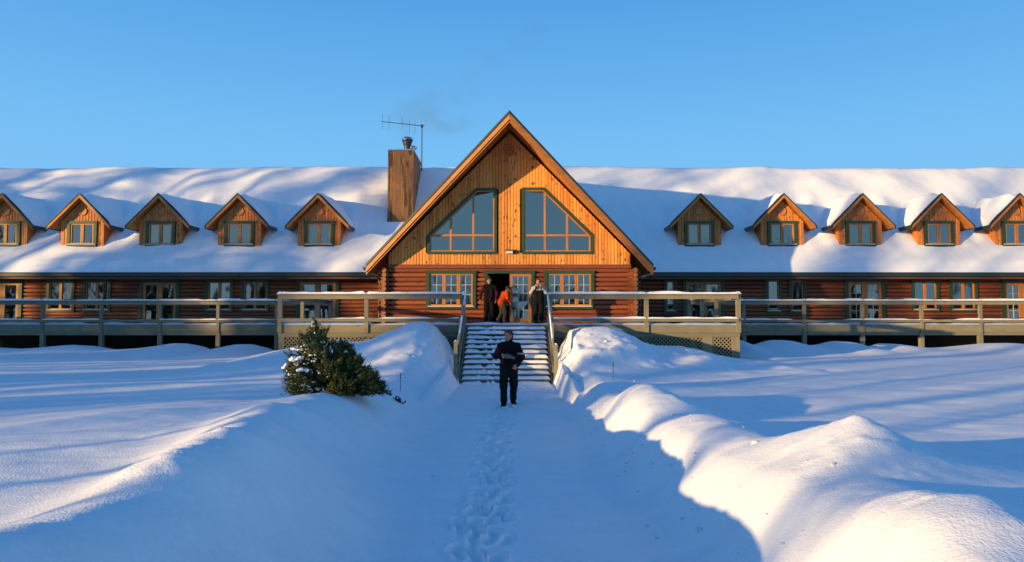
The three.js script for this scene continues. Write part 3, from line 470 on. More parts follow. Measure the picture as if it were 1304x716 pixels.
  for (const x of [PL + .02, PR - .02]) mesh(deck, 'fascia_board', box(x - .025, x + .025, 1.5, 1.772, ZR + .03, ZP - .045, 2), dm());
  // lattice skirts
  const lattice = (x0, x1, y0, y1, z) => {
    const parts = [], p = .135, w = .03, W = x1 - x0, H = y1 - y0;
    for (const s of [1, -1]) for (let c = -H; c < W; c += p) {  // lines x = c + t, y = t (or H - t)
      const t0 = Math.max(0, -c), t1 = Math.min(H, W - c); if (t1 - t0 < .06) continue; const Y = (t) => s > 0 ? y0 + t : y1 - t;
      parts.push(beam([x0 + c + t0, Y(t0), z + s * .006], [x0 + c + t1, Y(t1), z + s * .006], .011, w, [0, 1, 0]));
    }
    const m = mesh(deck, 'lattice_panel', mergeGeometries(parts), M.lattice); m.userData.kind = 'stuff'; return m;
  };
  lattice(PL + .1, -4.97, .3, 1.36, ZP - .05); lattice(-4.97, -1.75, .3, 1.36, ZP - .05); lattice(1.4, 4.59, .3, 1.36, ZP - .05); lattice(4.59, 6.5, .3, 1.36, ZP - .05); lattice(6.85, 7.5, .3, 1.36, ZP - .05);
  for (const [a, b] of [[6.5, 6.85], [7.5, PR - .01], [PL + .01, PL + .2]]) mesh(deck, 'skirt_board', box(a, b, -.2, 1.36, ZP - .075, ZP - .03, 1), dm());
  for (const x of [PL + .03, PR - .03]) for (let i = 0; i < 9; i++) mesh(deck, 'skirt_board', box(x - .02, x + .02, -.2, 1.5, ZP - .08 - (i + 1) * .8 + .006, ZP - .08 - i * .8, 1), dm());
  for (const x of [-6.5, -4.97, -3.3, -1.66, 1.29, 3, 4.59, 6.2]) mesh(deck, 'support_post', box(x - .07, x + .07, -.3, 1.36, ZP - .26, ZP - .1, 1), dm());
}
// ------------------------------------------------------------------ the stairs
{
  const st = thing('staircase', 'wide open wooden staircase with snow on every tread leading up to the deck', 'stairs', [0, 0, 0]), N = 12, x0 = -1.52, x1 = 1.15, Z0 = ZP + .02, run = .286, rise = .147;
  for (let k = 0; k < N; k++) {
    const y = 1.775 - (k + 1) * rise, z = Z0 + k * run, inset = k > 9 ? (k - 9) * .0 : 0;
    const t = mesh(st, 'tread', box(x0 + inset, x1 - inset, y - .04, y, z + .0, z + .27, 0), pick(M.deck));
    mesh(t, 'tread_snow', sheet(90, 9, (u, v) => {
      const x = lerp(x0 + .01, x1 - .01, u), e = Math.sqrt(Math.min(1, Math.min(u, 1 - u) * 30)), q = (v - .5) * 2, prof = Math.sqrt(Math.max(0, 1 - Math.pow(Math.abs(q), 3.5)));
      const tr = Math.exp(-((x + .62 - .25 * fbm(k * .7, 3, 2, 8)) ** 2) / .22), n = fbm(x * 2.1 + k * 5, v * 2, 3, 121), m = fbm(x * 7 + k * 9, v * 3, 2, 123);
      const th = Math.max(.008, .095 + n * .07 - tr * (.045 - m * .3) + (1 - tr) * m * .012);
      return [x, y + th * prof * e - .004, z + .135 + q * (.15 + .02 * n + tr * m * .08)];
    }), M.snow);
  }
  for (const x of [x0 - .045, x1 + .045]) mesh(st, 'stringer', beam([x, 1.5, Z0 - .02], [x, 1.5 - N * rise, Z0 + N * run - .02], .045, .26), M.deck[1]);
  for (const [x, top] of [[-1.66, 1.3], [1.29, 1.2]]) {
    const zb = -22.05; mesh(st, 'newel_post', box(x - .055, x + .055, -.25, top, zb - .055, zb + .055, 1), M.deck[0]); mesh(st, 'newel_snow', snowStrip([x - .05, top, zb], [x + .05, top, zb], .1, .04, snowSeed += 3, { step: .02 }), M.snow);
    const sx = x < 0 ? .075 : -.075; for (const [dy, h] of [[0, .13], [-.72, .1]]) { const r = mesh(st, 'handrail', beam([x + sx, 2.74 + dy, ZP + .08], [x + sx, top + dy - .06, zb + .05], .045, h), M.deck[0]); if (!dy) mesh(r, 'rail_snow', snowStrip([x + sx, 2.815, ZP + .1], [x + sx, top + .01, zb], .06, .03, snowSeed += 5, { gaps: .2 }), M.snow); }
    mesh(st, 'baluster', box(x - .04, x + .04, .6, 2.02, -23.85, -23.77, 1), M.deck[1]);
  }
}
// bench under the left window
{
  const b = thing('wooden_bench', 'low reddish wooden bench against the log wall left of the entrance', 'bench', [-3.2, 1.775, -30.35]);
  for (let i = 0; i < 3; i++) mesh(b, 'seat_board', box(-1.2, 1.2, .34, .385, -.2 + i * .135, -.075 + i * .135, 0), pick(M.log));
  for (const x of [-1.15, 1.15]) for (const z of [-.16, .14]) mesh(b, 'leg', box(x - .05, x + .05, 0, .34, z - .045, z + .045, 1), M.log[2]); mesh(b, 'stretcher', box(-1.1, 1.1, .2, .29, -.03, .03, 0), M.log[0]);
}
// aerial
{
  const a = thing('roof_antenna', 'thin metal roof antenna on a mast behind the chimney', 'antenna', [-5.2, 10.3, -42.5]);
  mesh(a, 'mast', cyl([0, 0, 0], [0, 3, 0], .035, .03, 8), M.darkMetal); mesh(a, 'boom', cyl([.15, 2.9, 0], [-2.35, 3.17, 0], .022, .02, 6), M.darkMetal); mesh(a, 'clamp', box(-.06, .06, 2.82, 2.98, -.05, .05), M.darkMetal);
  for (const [x, lo, hi] of [[-2.3, 2.66, 3.64], [-1.9, 2.62, 3.52], [-1.15, 2.7, 3.4], [-.72, 2.48, 3.3], [-.4, 2.45, 3.26]]) mesh(a, 'element', cyl([x, lo, 0], [x, hi, 0], .009, .009, 5), M.darkMetal);
}
// ------------------------------------------------------------------ the evergreen shrub on the left bank
{
  const r = rngOf(301), X = -2.93, D = 12.3, y0 = ground(X, D) - .06, t = thing('cedar_shrub', 'dark evergreen shrub with clumps of snow standing on the left snow bank', 'shrub', [X, y0, -D]); t.scale.setScalar(.86);
  const prof = [[-.86, .2], [-.8, .6], [-.66, 1.0], [-.52, 1.26], [-.42, 1.36], [-.2, 1.2], [0, 1.08], [.2, .92], [.45, .66], [.65, .42], [.85, .2], [.92, .05]], wide = [[-.86, .15], [-.6, .5], [-.2, .62], [.3, .5], [.7, .3], [.92, .1]];
  const gs = new THREE.MeshStandardMaterial({ vertexColors: true, roughness: .85, side: THREE.DoubleSide }), pos = [], c = [], nn = [];
  const leaf = (p, d, s, L, w, col3) => { const q = p.clone().addScaledVector(d, L), m = p.clone().addScaledVector(d, L * .45); const n = new THREE.Vector3().crossVectors(s, d).normalize(); const v = [p, m.clone().addScaledVector(s, w), q, p, q, m.clone().addScaledVector(s, -w)]; for (const k of v) { pos.push(k.x, k.y, k.z); c.push(...col3); nn.push(n.x, n.y, n.z); } };
  const front = (x, y) => pl(wide, x) * Math.sqrt(Math.max(.04, 1 - (y / pl(prof, x)) ** 2)), tips = [], stems = [];
  const spray = (p, o, L) => { const s = new THREE.Vector3(r() - .5, r() - .5, r() - .5).cross(o).normalize(), g = .6 + .8 * r(), yel = r() < .2 ? 1.5 : 1, C = [.08 * g * yel, .1 * g * (yel > 1 ? 1.1 : 1), .024 * g];
    for (let k = 0; k < 9; k++) { const f = k / 8, q = p.clone().addScaledVector(o, L * f); q.y -= .03 * f * f; const side = k % 2 ? 1 : -1, d = o.clone().multiplyScalar(.75).addScaledVector(s, side * (.8 - .5 * f)).normalize(); leaf(q, d, new THREE.Vector3().crossVectors(d, new THREE.Vector3(r() - .5, 1, r() - .5)).normalize(), .06 * (1.15 - .45 * f), .017, C); }
    leaf(p.clone().addScaledVector(o, L * .95), o, s, .06, .01, C); };
  for (let i = 0; i < 150; i++) {                              // boughs: from the stool in the middle out to the surface
    const x = -.84 + 1.74 * ((i + r()) / 150), H = pl(prof, x), y = H * (.06 + .98 * Math.pow(r(), .8)), a = r() * 6.283, z = Math.sin(a) * front(x, Math.min(y, H * .97)) * (.75 + .35 * r());
    const A = new THREE.Vector3(x * .45, Math.max(.02, y * .45 - .1), z * .1), T = new THREE.Vector3(x, y, z).multiplyScalar(.94 + .12 * r()), Mi = A.clone().lerp(T, .6); Mi.y += .06; const cv = new THREE.QuadraticBezierCurve3(A, Mi, T); tips.push(T, cv.getPoint(.86), cv.getPoint(.72), cv.getPoint(.58));
    let q = A; for (let k = 1; k <= 3; k++) { const e = cv.getPoint(k / 3); stems.push(cyl(q.toArray(), e.toArray(), .012 - k * .003, .01 - k * .003, 4)); q = e; }
    for (let k = 0; k < 34; k++) { const t2 = .28 + .72 * Math.pow(r(), .7), p = cv.getPoint(t2), tg = cv.getTangent(t2); p.add(new THREE.Vector3(r() - .5, r() - .5, r() - .5).multiplyScalar(.13)); spray(p, tg.add(new THREE.Vector3(r() - .5, r() * .8 - .15, r() - .5).multiplyScalar(1.3)).normalize(), .07 + .08 * r()); }
  }
  const g = new THREE.BufferGeometry(); g.setAttribute('position', new THREE.Float32BufferAttribute(pos, 3)); g.setAttribute('normal', new THREE.Float32BufferAttribute(nn, 3)); g.setAttribute('color', new THREE.Float32BufferAttribute(c, 3)); const fo = mesh(t, 'foliage', g, gs); fo.userData.kind = 'stuff';
  const bark = std({ color: col(.06, .04, .028) }); mesh(t, 'stem', mergeGeometries(stems), bark);
  const clump = (x, y, z, R, n) => {                          // one caught lump of snow: flattened balls run together
    const e = []; for (let i = 0; i < n; i++) e.push([(r() - .5) * R * 2.3, (r() - .5) * R * .7, (r() - .5) * R * 1.6, R * (.22 + .36 * r())]);
    const f = (X, Y, Z) => { let d = 9; for (const [a, b, c, q] of e) { const v = Math.hypot((X - a) * .85, (Y - b) * 1.6, Z - c) - q, k = .03, h = Math.max(0, k - Math.abs(d - v)) / k; d = Math.min(d, v) - h * h * k * .25; } return d + .03 * (vn(X * 38 + x * 99, Y * 38 + Z * 31, 5) - .5); };
    const g = surfaceNets(f, [-R * 2, -R * 1.5, -R * 1.8], [R * 2, R * 1.5, R * 1.8], Math.max(.008, R * .14)); g.translate(x, y, z); return g;
  };
  const blobs = [], spots = [[-.82, .56, .1], [-.66, .9, .1], [-.6, .72, .1], [-.7, .42, .08], [-.48, .5, .08], [-.6, .2, .07]];
  for (const [x, y, R] of spots) blobs.push(clump(x, y, front(x, y) * .85, R, 9));
  for (const T of tips) { const left = ss(.05, -.5, T.x); if (T.z < -.05 || r() > .07 + .93 * left) continue; const R = (.012 + .026 * r() * r()) * (.6 + .6 * left), fz = lerp(T.z, front(T.x, Math.min(T.y, pl(prof, T.x) * .98)), .35); blobs.push(clump(T.x + .06 * (r() - .5), T.y + .02 + .05 * (r() - .5), fz, R, 6)); if (r() < left * .5) blobs.push(clump(T.x * .9 + .05 * (r() - .5), T.y - .03, T.z * .92, R * .7, 5)); }
  for (const b of blobs) { const P = b.attributes.position, uv = []; for (let i = 0; i < P.count; i++) uv.push(P.getX(i) + P.getZ(i), P.getY(i)); b.setAttribute('uv', new THREE.Float32BufferAttribute(uv, 2)); }
  const sn = mesh(t, 'snow_clumps', mergeGeometries(blobs), M.snow); sn.userData.kind = 'stuff';
}
// small things poking out of the snow
function sprig(x, d, h, n, seed, label) {
  const r = rngOf(seed), y = ground(x, d), t = thing('snowy_twig', label, 'twig', [x, y - .02, -d]), parts = [], m = std({ color: col(.035, .045, .025) });
  for (let i = 0; i < n; i++) { const a = r() * 6.28, l = h * (.5 + .5 * r()), q = [Math.cos(a) * l * .8, l * (.3 + .6 * r()), Math.sin(a) * l * .5]; parts.push(cyl([0, 0, 0], q, .006, .003, 4)); for (let k = 0; k < 6; k++) { const f = .35 + .65 * r(), p = q.map((v) => v * f); parts.push(cyl(p, [p[0] + (r() - .5) * .1, p[1] + r() * .06, p[2] + (r() - .5) * .1], .012, .002, 4)); } }
  mesh(t, 'twigs', mergeGeometries(parts), m);
}
sprig(-2.07, 14.0, .19, 12, 401, 'small dark evergreen sprig poking from the snow beside the left stake'); sprig(-2.36, 14.6, .12, 5, 403, 'tiny bare twig between the shrub and the evergreen sprig');
for (const [x, d, h, label] of [[-2.38, 16, .36, 'thin dark marker stake in the snow left of the path'], [2.29, 17, .36, 'thin dark marker stake in the snow bank right of the path']]) {
  const y = ground(x, d), s = thing('marker_stake', label, 'stake', [x, y - .1, -d], 'marker stakes along the path'); mesh(s, 'stake_rod', cyl([0, 0, 0], [.004, h + .04, 0], .007, .006, 6), M.darkMetal); mesh(s, 'stake_top', cyl([.004, h + .02, 0], [.004, h + .12, 0], .013, .011, 8), M.darkMetal);
}

// crumbs of snow fallen from the banks and kicked off the stairs
{
  const r = rngOf(611), geo = []; const put = (x, d, a) => { const q = new THREE.IcosahedronGeometry(1, 1), P = q.attributes.position, k = r() * 60; for (let i = 0; i < P.count; i++) { const m = 1 + .9 * (vn(P.getX(i) * 1.7 + k, P.getY(i) * 1.7 + P.getZ(i) * 2.1, 9) - .5); P.setXYZ(i, P.getX(i) * m * a * (1 + r() * .02), P.getY(i) * m * a * .7, P.getZ(i) * m * a); } q.rotateY(r() * 6); q.translate(x, ground(x, d) + a * .25, -d); q.computeVertexNormals(); geo.push(q); };
  for (let i = 0; i < 120; i++) { const d = 4.5 + 10 * r(), x = 1.2 + .5 * r() + (r() < .3 ? r() * 1.1 : 0); put(x, d, .006 + .022 * r() * r()); }
  for (let i = 0; i < 70; i++) { const d = 17 + 6.5 * r(), x = r() < .6 ? 1.45 + 1.4 * r() : -1.8 - 1.4 * r(); put(x, d, .012 + .035 * r() * r()); }
  for (let i = 0; i < 50; i++) { const d = 5 + 16 * r(), x = -1.1 + 1.9 * r(); put(x, d, .006 + .016 * r() * r()); }
  const c = mesh(scene, 'snow_crumbs', mergeGeometries(geo), M.snow); c.userData = { kind: 'stuff', label: 'small crumbs of snow scattered along the banks and path', category: 'snow crumbs' };
}

// ------------------------------------------------------------------ people
function surfaceNets(f, lo, hi, cell) {                        // mesh of f < 0
  const n = lo.map((l, i) => Math.ceil((hi[i] - l) / cell) + 1), [nx, ny, nz] = n, F = new Float32Array(nx * ny * nz), id = (i, j, k) => (k * ny + j) * nx + i;
  for (let k = 0; k < nz; k++) for (let j = 0; j < ny; j++) for (let i = 0; i < nx; i++) F[id(i, j, k)] = f(lo[0] + i * cell, lo[1] + j * cell, lo[2] + k * cell);
  const V = new Int32Array(nx * ny * nz).fill(-1), pos = [], idx = [], E = [[0, 1], [2, 3], [4, 5], [6, 7], [0, 2], [1, 3], [4, 6], [5, 7], [0, 4], [1, 5], [2, 6], [3, 7]];
  for (let k = 0; k < nz - 1; k++) for (let j = 0; j < ny - 1; j++) for (let i = 0; i < nx - 1; i++) {
    const v = [0, 1, 2, 3, 4, 5, 6, 7].map((q) => F[id(i + (q & 1), j + ((q >> 1) & 1), k + (q >> 2))]); let neg = 0; for (const q of v) if (q < 0) neg++; if (!neg || neg === 8) continue;
    let x = 0, y = 0, z = 0, c = 0; for (const [a, b] of E) if ((v[a] < 0) !== (v[b] < 0)) { const t = v[a] / (v[a] - v[b]); x += (a & 1) + t * ((b & 1) - (a & 1)); y += ((a >> 1) & 1) + t * (((b >> 1) & 1) - ((a >> 1) & 1)); z += (a >> 2) + t * ((b >> 2) - (a >> 2)); c++; }
    V[id(i, j, k)] = pos.length / 3; pos.push(lo[0] + (i + x / c) * cell, lo[1] + (j + y / c) * cell, lo[2] + (k + z / c) * cell);
  }
  for (let k = 1; k < nz - 1; k++) for (let j = 1; j < ny - 1; j++) for (let i = 1; i < nx - 1; i++) {
    const a = F[id(i, j, k)] < 0; const q = (b, A, B, C, D) => { if (a === b || A < 0 || B < 0 || C < 0 || D < 0) return; if (a) idx.push(A, B, C, A, C, D); else idx.push(A, C, B, A, D, C); };
    q(F[id(i + 1, j, k)] < 0, V[id(i, j - 1, k - 1)], V[id(i, j, k - 1)], V[id(i, j, k)], V[id(i, j - 1, k)]);
    q(F[id(i, j + 1, k)] < 0, V[id(i - 1, j, k - 1)], V[id(i - 1, j, k)], V[id(i, j, k)], V[id(i, j, k - 1)]);
    q(F[id(i, j, k + 1)] < 0, V[id(i - 1, j - 1, k)], V[id(i, j - 1, k)], V[id(i, j, k)], V[id(i - 1, j, k)]);
  }
  const g = new THREE.BufferGeometry(); g.setAttribute('position', new THREE.Float32BufferAttribute(pos, 3)); g.setIndex(idx); g.computeVertexNormals(); return g;
}
const capsule = (a, b, ra, rb) => { const d = [b[0] - a[0], b[1] - a[1], b[2] - a[2]], l = d[0] * d[0] + d[1] * d[1] + d[2] * d[2] || 1e-9; return (x, y, z) => { const px = x - a[0], py = y - a[1], pz = z - a[2], t = clamp((px * d[0] + py * d[1] + pz * d[2]) / l), qx = px - d[0] * t, qy = py - d[1] * t, qz = pz - d[2] * t; return Math.sqrt(qx * qx + qy * qy + qz * qz) - (ra + (rb - ra) * t); }; };
const smin = (a, b, k) => { const h = Math.max(0, k - Math.abs(a - b)) / k; return Math.min(a, b) - h * h * k * .25; };
function tint(g, fn) { const P = g.attributes.position, c = new Float32Array(P.count * 3); for (let i = 0; i < P.count; i++) c.set(fn(P.getX(i), P.getY(i), P.getZ(i)), i * 3); g.setAttribute('color', new THREE.BufferAttribute(c, 3)); return g; }
const cloth = new THREE.MeshPhysicalMaterial({ vertexColors: true, roughness: .9, specularIntensity: .25 });
const SKIN = [.42, .22, .15];
function makePerson({ label, at, turn = 0, height = 1.75, J, colors, head, hair, hairLen = .0, paint, gloveR, gloveL, grp }) {
  const t = thing('person', label, 'person', at, grp); t.rotation.y = turn; const S = height / 1.76; t.scale.setScalar(S);
  const B = []; const add = (a, b, ra, rb, c) => B.push({ f: capsule(a, b, ra, rb), c });
  const mid = (a, b, f = .5) => a.map((v, i) => lerp(v, b[i], f)), off = (a, x, y, z) => [a[0] + x, a[1] + y, a[2] + z];
  for (const s of ['R', 'L']) {
    const hip = J['hip' + s], kn = J['knee' + s], an = J['ankle' + s], to = J['toe' + s], sh = J['sh' + s], el = J['el' + s], wr = J['wr' + s], sg = s === 'R' ? -1 : 1;
    add(hip, kn, .112, .092, 'pants'); add(kn, off(an, 0, .1, 0), .083, .078, 'pants'); add(off(an, 0, .12, 0), off(an, 0, .0, .0), .072, .06, 'boot'); add(off(an, 0, -.03, -.03), off(to, 0, .0, 0), .05, .045, 'boot');
    add(sh, el, .076, .07, 'sleeve' + s); add(el, wr, .068, .052, 'sleeve' + s); add(off(sh, -sg * .1, -.02, 0), sh, .09, .076, 'jacket');
    add(off(J.pelvis, sg * .07, -.05, 0), off(J.chest, sg * .09, -.02, 0), .118, .125, 'jacket'); add(off(J.pelvis, sg * .065, -.1, 0), off(J.pelvis, sg * .065, .02, 0), .128, .122, 'hem');
  }
  add(J.chest, J.neck, .115, .062, 'jacket'); for (const q of ['shR', 'shL']) add(off(J.neck, 0, -.03, 0), off(J[q], 0, .005, 0), .058, .07, 'jacket'); add(J.neck, mid(J.neck, J.head, .6), .06, .052, 'collar');
  const body = (x, y, z) => { let d = 1; for (const b of B) { const q = b.f(x, y, z); d = d === 1 ? q : smin(d, q, .035); } return d + .006 * Math.sin(x * 31 + y * 19) * Math.sin(y * 27 - z * 23); };
  const all = [J.ankleR, J.ankleL, J.toeR, J.toeL, J.elR, J.elL, J.wrR, J.wrL, J.chest, J.head], lo = [0, 1, 2].map((i) => Math.min(...all.map((p) => p[i])) - .22), hi = [0, 1, 2].map((i) => Math.max(...all.map((p) => p[i])) + .22);
  const nearest = (x, y, z) => { let m = 9, c; for (const b of B) { const q = b.f(x, y, z); if (q < m) { m = q; c = b.c; } } return c; };
  const colOf = (x, y, z) => { const p = paint && paint(x, y, z); if (p) return p; const c = nearest(x, y, z); return colors[c] || colors[{ hem: 'jacket', collar: 'jacket', sleeveR: 'jacket', sleeveL: 'jacket' }[c]] || colors.pants; };
  const bodyG = tint(surfaceNets(body, lo, hi, .016), colOf);
  // head: x' right, y' up, z' forward in its own frame
  const hq = new THREE.Quaternion().setFromEuler(new THREE.Euler(head.pitch || 0, head.yaw || 0, head.roll || 0, 'YXZ')), hc = new THREE.Vector3(...J.head);
  const ell = (c, r) => (x, y, z) => { const k = Math.sqrt(((x - c[0]) / r[0]) ** 2 + ((y - c[1]) / r[1]) ** 2 + ((z - c[2]) / r[2]) ** 2); return (k - 1) * Math.min(...r); };
  const hp = [ell([0, .02, -.01], [.078, .095, .095]), ell([0, -.045, .025], [.058, .075, .068]), ell([0, -.02, .088], [.013, .026, .02]), ell([-.078, -.01, 0], [.012, .03, .018]), ell([.078, -.01, 0], [.012, .03, .018]), capsule([0, -.06, -.02], [0, -.15, -.03], .052, .055), ell([0, -.092, .06], [.028, .022, .026])];
  const eyeL = ell([-.03, .0, .086], [.014, .01, .016]), eyeR = ell([.03, .0, .086], [.014, .01, .016]);
  const hf = (x, y, z) => { let d = hp[0](x, y, z); for (let i = 1; i < hp.length; i++) d = smin(d, hp[i](x, y, z), .018); return Math.max(d, -Math.min(eyeL(x, y, z), eyeR(x, y, z)) - .006); };
  let hg = surfaceNets(hf, [-.12, -.2, -.13], [.12, .14, .14], .0065); tint(hg, (x, y, z) => (z > .06 && Math.abs(Math.abs(x) - .03) < .012 && Math.abs(y) < .009) ? [.05, .035, .03] : (z > .07 && Math.abs(x) < .022 && Math.abs(y + .062) < .007) ? [.28, .09, .07] : (z > .07 && Math.abs(y - .022) < .006 && Math.abs(Math.abs(x) - .03) < .018) ? [.1, .06, .035] : SKIN);
  hg.applyQuaternion(hq); hg.translate(...J.head);
  const hairF = (x, y, z) => { const d = Math.min(ell([0, .03, -.018], [.1, .106, .114])(x, y, z), hairLen ? capsule([0, 0, -.05], [0, -hairLen, -.055], .088, .075)(x, y, z) : 9) + .006 * Math.sin(x * 90 + y * 40) * Math.sin(z * 70 + y * 50); const face = Math.max(-(z - .035 + Math.max(0, y - .06) * .9), y - .3); return Math.max(d, -(hf(x, y, z) + .004), Math.min(9, z - .082 + Math.max(0, .082 - y) * 1.0)); };
  let hr = surfaceNets(hairF, [-.13, -.2, -.16], [.13, .16, .14], .0065); hr.applyQuaternion(hq); hr.translate(...J.head);
  // hands
  const hands = []; for (const s of ['R', 'L']) {
    const h = J['hand' + s], wr = new THREE.Vector3(...J['wr' + s]), d = new THREE.Vector3(...h.dir).normalize(), nrm = new THREE.Vector3(...h.palm), sd = new THREE.Vector3().crossVectors(d, nrm).normalize().multiplyScalar(s === 'R' ? 1 : -1), pn = nrm.addScaledVector(d, -nrm.dot(d)).normalize();
    const P = (f, a, p) => wr.clone().addScaledVector(d, f).addScaledVector(sd, a).addScaledVector(pn, p).toArray(), fs = []; const cu = h.curl ?? .6;
    for (const q of [-.022, .022]) fs.push(capsule(P(.0, q * .6, 0), P(.085, q, 0), .021, .017)); fs.push(capsule(P(.01, 0, 0), P(.085, 0, 0), .022, .016));
    [[.033, .068], [.011, .078], [-.011, .072], [-.033, .056]].forEach(([a, L]) => { const p0 = [.088, a, 0], k1 = cu * .9, k2 = cu * 2, p1 = [p0[0] + L * .5 * Math.cos(k1), a, L * .5 * Math.sin(k1)], p2 = [p1[0] + L * .5 * Math.cos(k2), a, p1[2] + L * .5 * Math.sin(k2)]; fs.push(capsule(P(...p0), P(...p1), .0095, .009), capsule(P(...p1), P(...p2), .009, .0075)); });
    fs.push(capsule(P(.02, .028, .006), P(.058, .054, .018), .0125, .0105), capsule(P(.058, .054, .018), P(.088, .055, .034), .0105, .0085));
    const f = (x, y, z) => { let m = 1; for (const q of fs) m = Math.min(m, m === 1 ? q(x, y, z) : smin(m, q(x, y, z), .006)); return m; }; const c = wr.clone().addScaledVector(d, .06), g = surfaceNets(f, [c.x - .16, c.y - .16, c.z - .16], [c.x + .16, c.y + .16, c.z + .16], .006); hands.push(tint(g, () => (s === 'R' ? gloveR : gloveL) || SKIN));
  }
  const m = mesh(t, 'body', mergeGeometries([bodyG, hg, ...hands]), cloth); const hm = mesh(t, 'hair', hr, std({ color: col(...hair), roughness: .7 }));
  return t;
}
const BL = [.006, .006, .007], BOOT = [.007, .006, .006];
const stand = () => ({ hipR: [-.1, .92, 0], hipL: [.1, .92, 0], kneeR: [-.11, .5, .02], kneeL: [.11, .5, .02], ankleR: [-.12, .09, -.01], ankleL: [.12, .09, -.01], toeR: [-.15, .045, .16], toeL: [.15, .045, .16], pelvis: [0, 1.0, 0], chest: [0, 1.32, 0], neck: [0, 1.49, 0], head: [0, 1.62, .02], shR: [-.185, 1.385, 0], shL: [.185, 1.385, 0], elR: [-.27, 1.14, -.03], elL: [.27, 1.14, -.03], wrR: [-.28, .9, .06], wrL: [.28, .9, .06], handR: { dir: [0, -1, .15], palm: [1, 0, 0] }, handL: { dir: [0, -1, .15], palm: [-1, 0, 0] } });
{
  const gy = ground(-.07, 16.8);
  makePerson({
    label: 'person in black snowsuit with red sleeve panels walking down the snowy path', at: [-.07, gy - .02, -16.8], height: 1.74,
    J: { ...stand(), hipR: [-.1, .92, .0], kneeR: [-.12, .5, .11], ankleR: [-.11, .09, .14], toeR: [-.15, .045, .31], kneeL: [.11, .52, .03], ankleL: [.1, .12, -.2], toeL: [.14, .06, -.04], elR: [-.3, 1.16, .0], wrR: [-.19, 1.15, .23], handR: { dir: [.85, .12, .3], palm: [0, .2, -1], curl: .9 }, elL: [.3, 1.15, -.04], wrL: [.2, .97, .14], handL: { dir: [-.55, -.75, .3], palm: [-.6, 0, -.8], curl: .7 }, head: [-.01, 1.62, .03] },
    colors: { jacket: BL, pants: [.011, .011, .012], boot: BOOT, sleeveR: BL, sleeveL: BL }, head: { yaw: -.55, pitch: .05 }, hair: [.07, .024, .012], hairLen: .1,
    paint: (x, y, z) => (x < -.2 && y > 1.2 && y < 1.36) ? [.1, .008, .01] : (x > .2 && y > 1.2 && y < 1.235) ? [.4, .4, .4] : (x > .19 && y > 1.12 && y < 1.2) ? [.09, .008, .01] : (x < -.11 && x > -.22 && y > 1.0 && y < 1.1 && z > .05) ? [.1, .01, .012] : null,
  });
  const mt = thing('mitten', 'pale grey mitten held at the chest of the walking person', 'mitten', [-.045, gy + 1.13, -16.8 + .3]), r = surfaceNets((x, y, z) => smin(smin(capsule([0, -.03, 0], [.0, .07, 0], .038, .042)(x, y, z), capsule([-.03, .0, 0], [-.06, .055, .01], .018, .016)(x, y, z), .02), capsule([0, -.09, 0], [0, -.04, 0], .034, .03)(x, y, z), .01), [-.12, -.16, -.08], [.1, .16, .08], .008);
  r.rotateZ(1.2); mesh(mt, 'mitten_shell', r, std({ color: col(.1, .1, .11), roughness: .95 }));
  makePerson({
    label: 'tall person in black snowsuit with dark red sleeves standing in the open doorway', at: [-.9, 1.785, -29.6], height: 1.88, turn: -.1,
    J: { ...stand(), elR: [-.32, 1.17, -.02], wrR: [-.34, .93, .05], head: [0, 1.615, .045], elL: [.29, 1.15, .0], wrL: [.27, .92, .12] },
    colors: { jacket: BL, pants: BL, boot: BOOT, sleeveR: [.07, .008, .01], sleeveL: [.05, .007, .009] }, head: { pitch: .3, yaw: .2 }, hair: [.03, .018, .012], paint: (x, y) => Math.abs(x) < .23 && y > 1.25 ? BL : null,
  });
  makePerson({
    label: 'person in bright orange jacket and olive trousers turned towards the glazed door', at: [-.4, 1.785, -30.72], height: 1.66, turn: 2.0,
    J: { ...stand(), pelvis: [0, 1.0, -.05], chest: [0, 1.29, .1], neck: [0, 1.43, .19], head: [0, 1.54, .27], shR: [-.2, 1.36, .13], shL: [.2, 1.36, .13], elR: [-.26, 1.11, .14], wrR: [-.2, .95, .3], elL: [.26, 1.1, .16], wrL: [.2, .94, .32], kneeR: [-.11, .5, .08], ankleR: [-.12, .09, .04], toeR: [-.15, .05, .2], ankleL: [.12, .09, -.14], toeL: [.15, .05, .02] },
    colors: { jacket: [.62, .075, .012], pants: [.085, .075, .04], boot: [.2, .19, .17] }, head: { pitch: .5 }, hair: [.02, .013, .01], paint: null,
  });
  makePerson({
    label: 'person in black bib overalls and pale grey top raising both hands to the face', at: [1.04, 1.785, -29.2], height: 1.8, turn: -.05,
    J: { ...stand(), elR: [-.29, 1.21, .06], wrR: [-.1, 1.43, .17], handR: { dir: [.35, .8, .0], palm: [.5, 0, -1], curl: .7 }, elL: [.29, 1.21, .06], wrL: [.1, 1.43, .17], handL: { dir: [-.35, .8, .0], palm: [-.5, 0, -1], curl: .7 } },
    colors: { jacket: [.3, .31, .34], pants: BL, boot: BOOT, hem: BL, sleeveR: [.34, .35, .37], sleeveL: [.34, .35, .37] }, head: { pitch: -.1 }, hair: [.05, .03, .02],
    paint: (x, y, z) => (y < 1.3 && Math.abs(x) < .2 && y < 1.2 + .12 * (z > 0 ? 1 : 0)) || (y >= 1.2 && y < 1.46 && Math.abs(Math.abs(x) - .1) < .025) ? BL : null,
  });
}
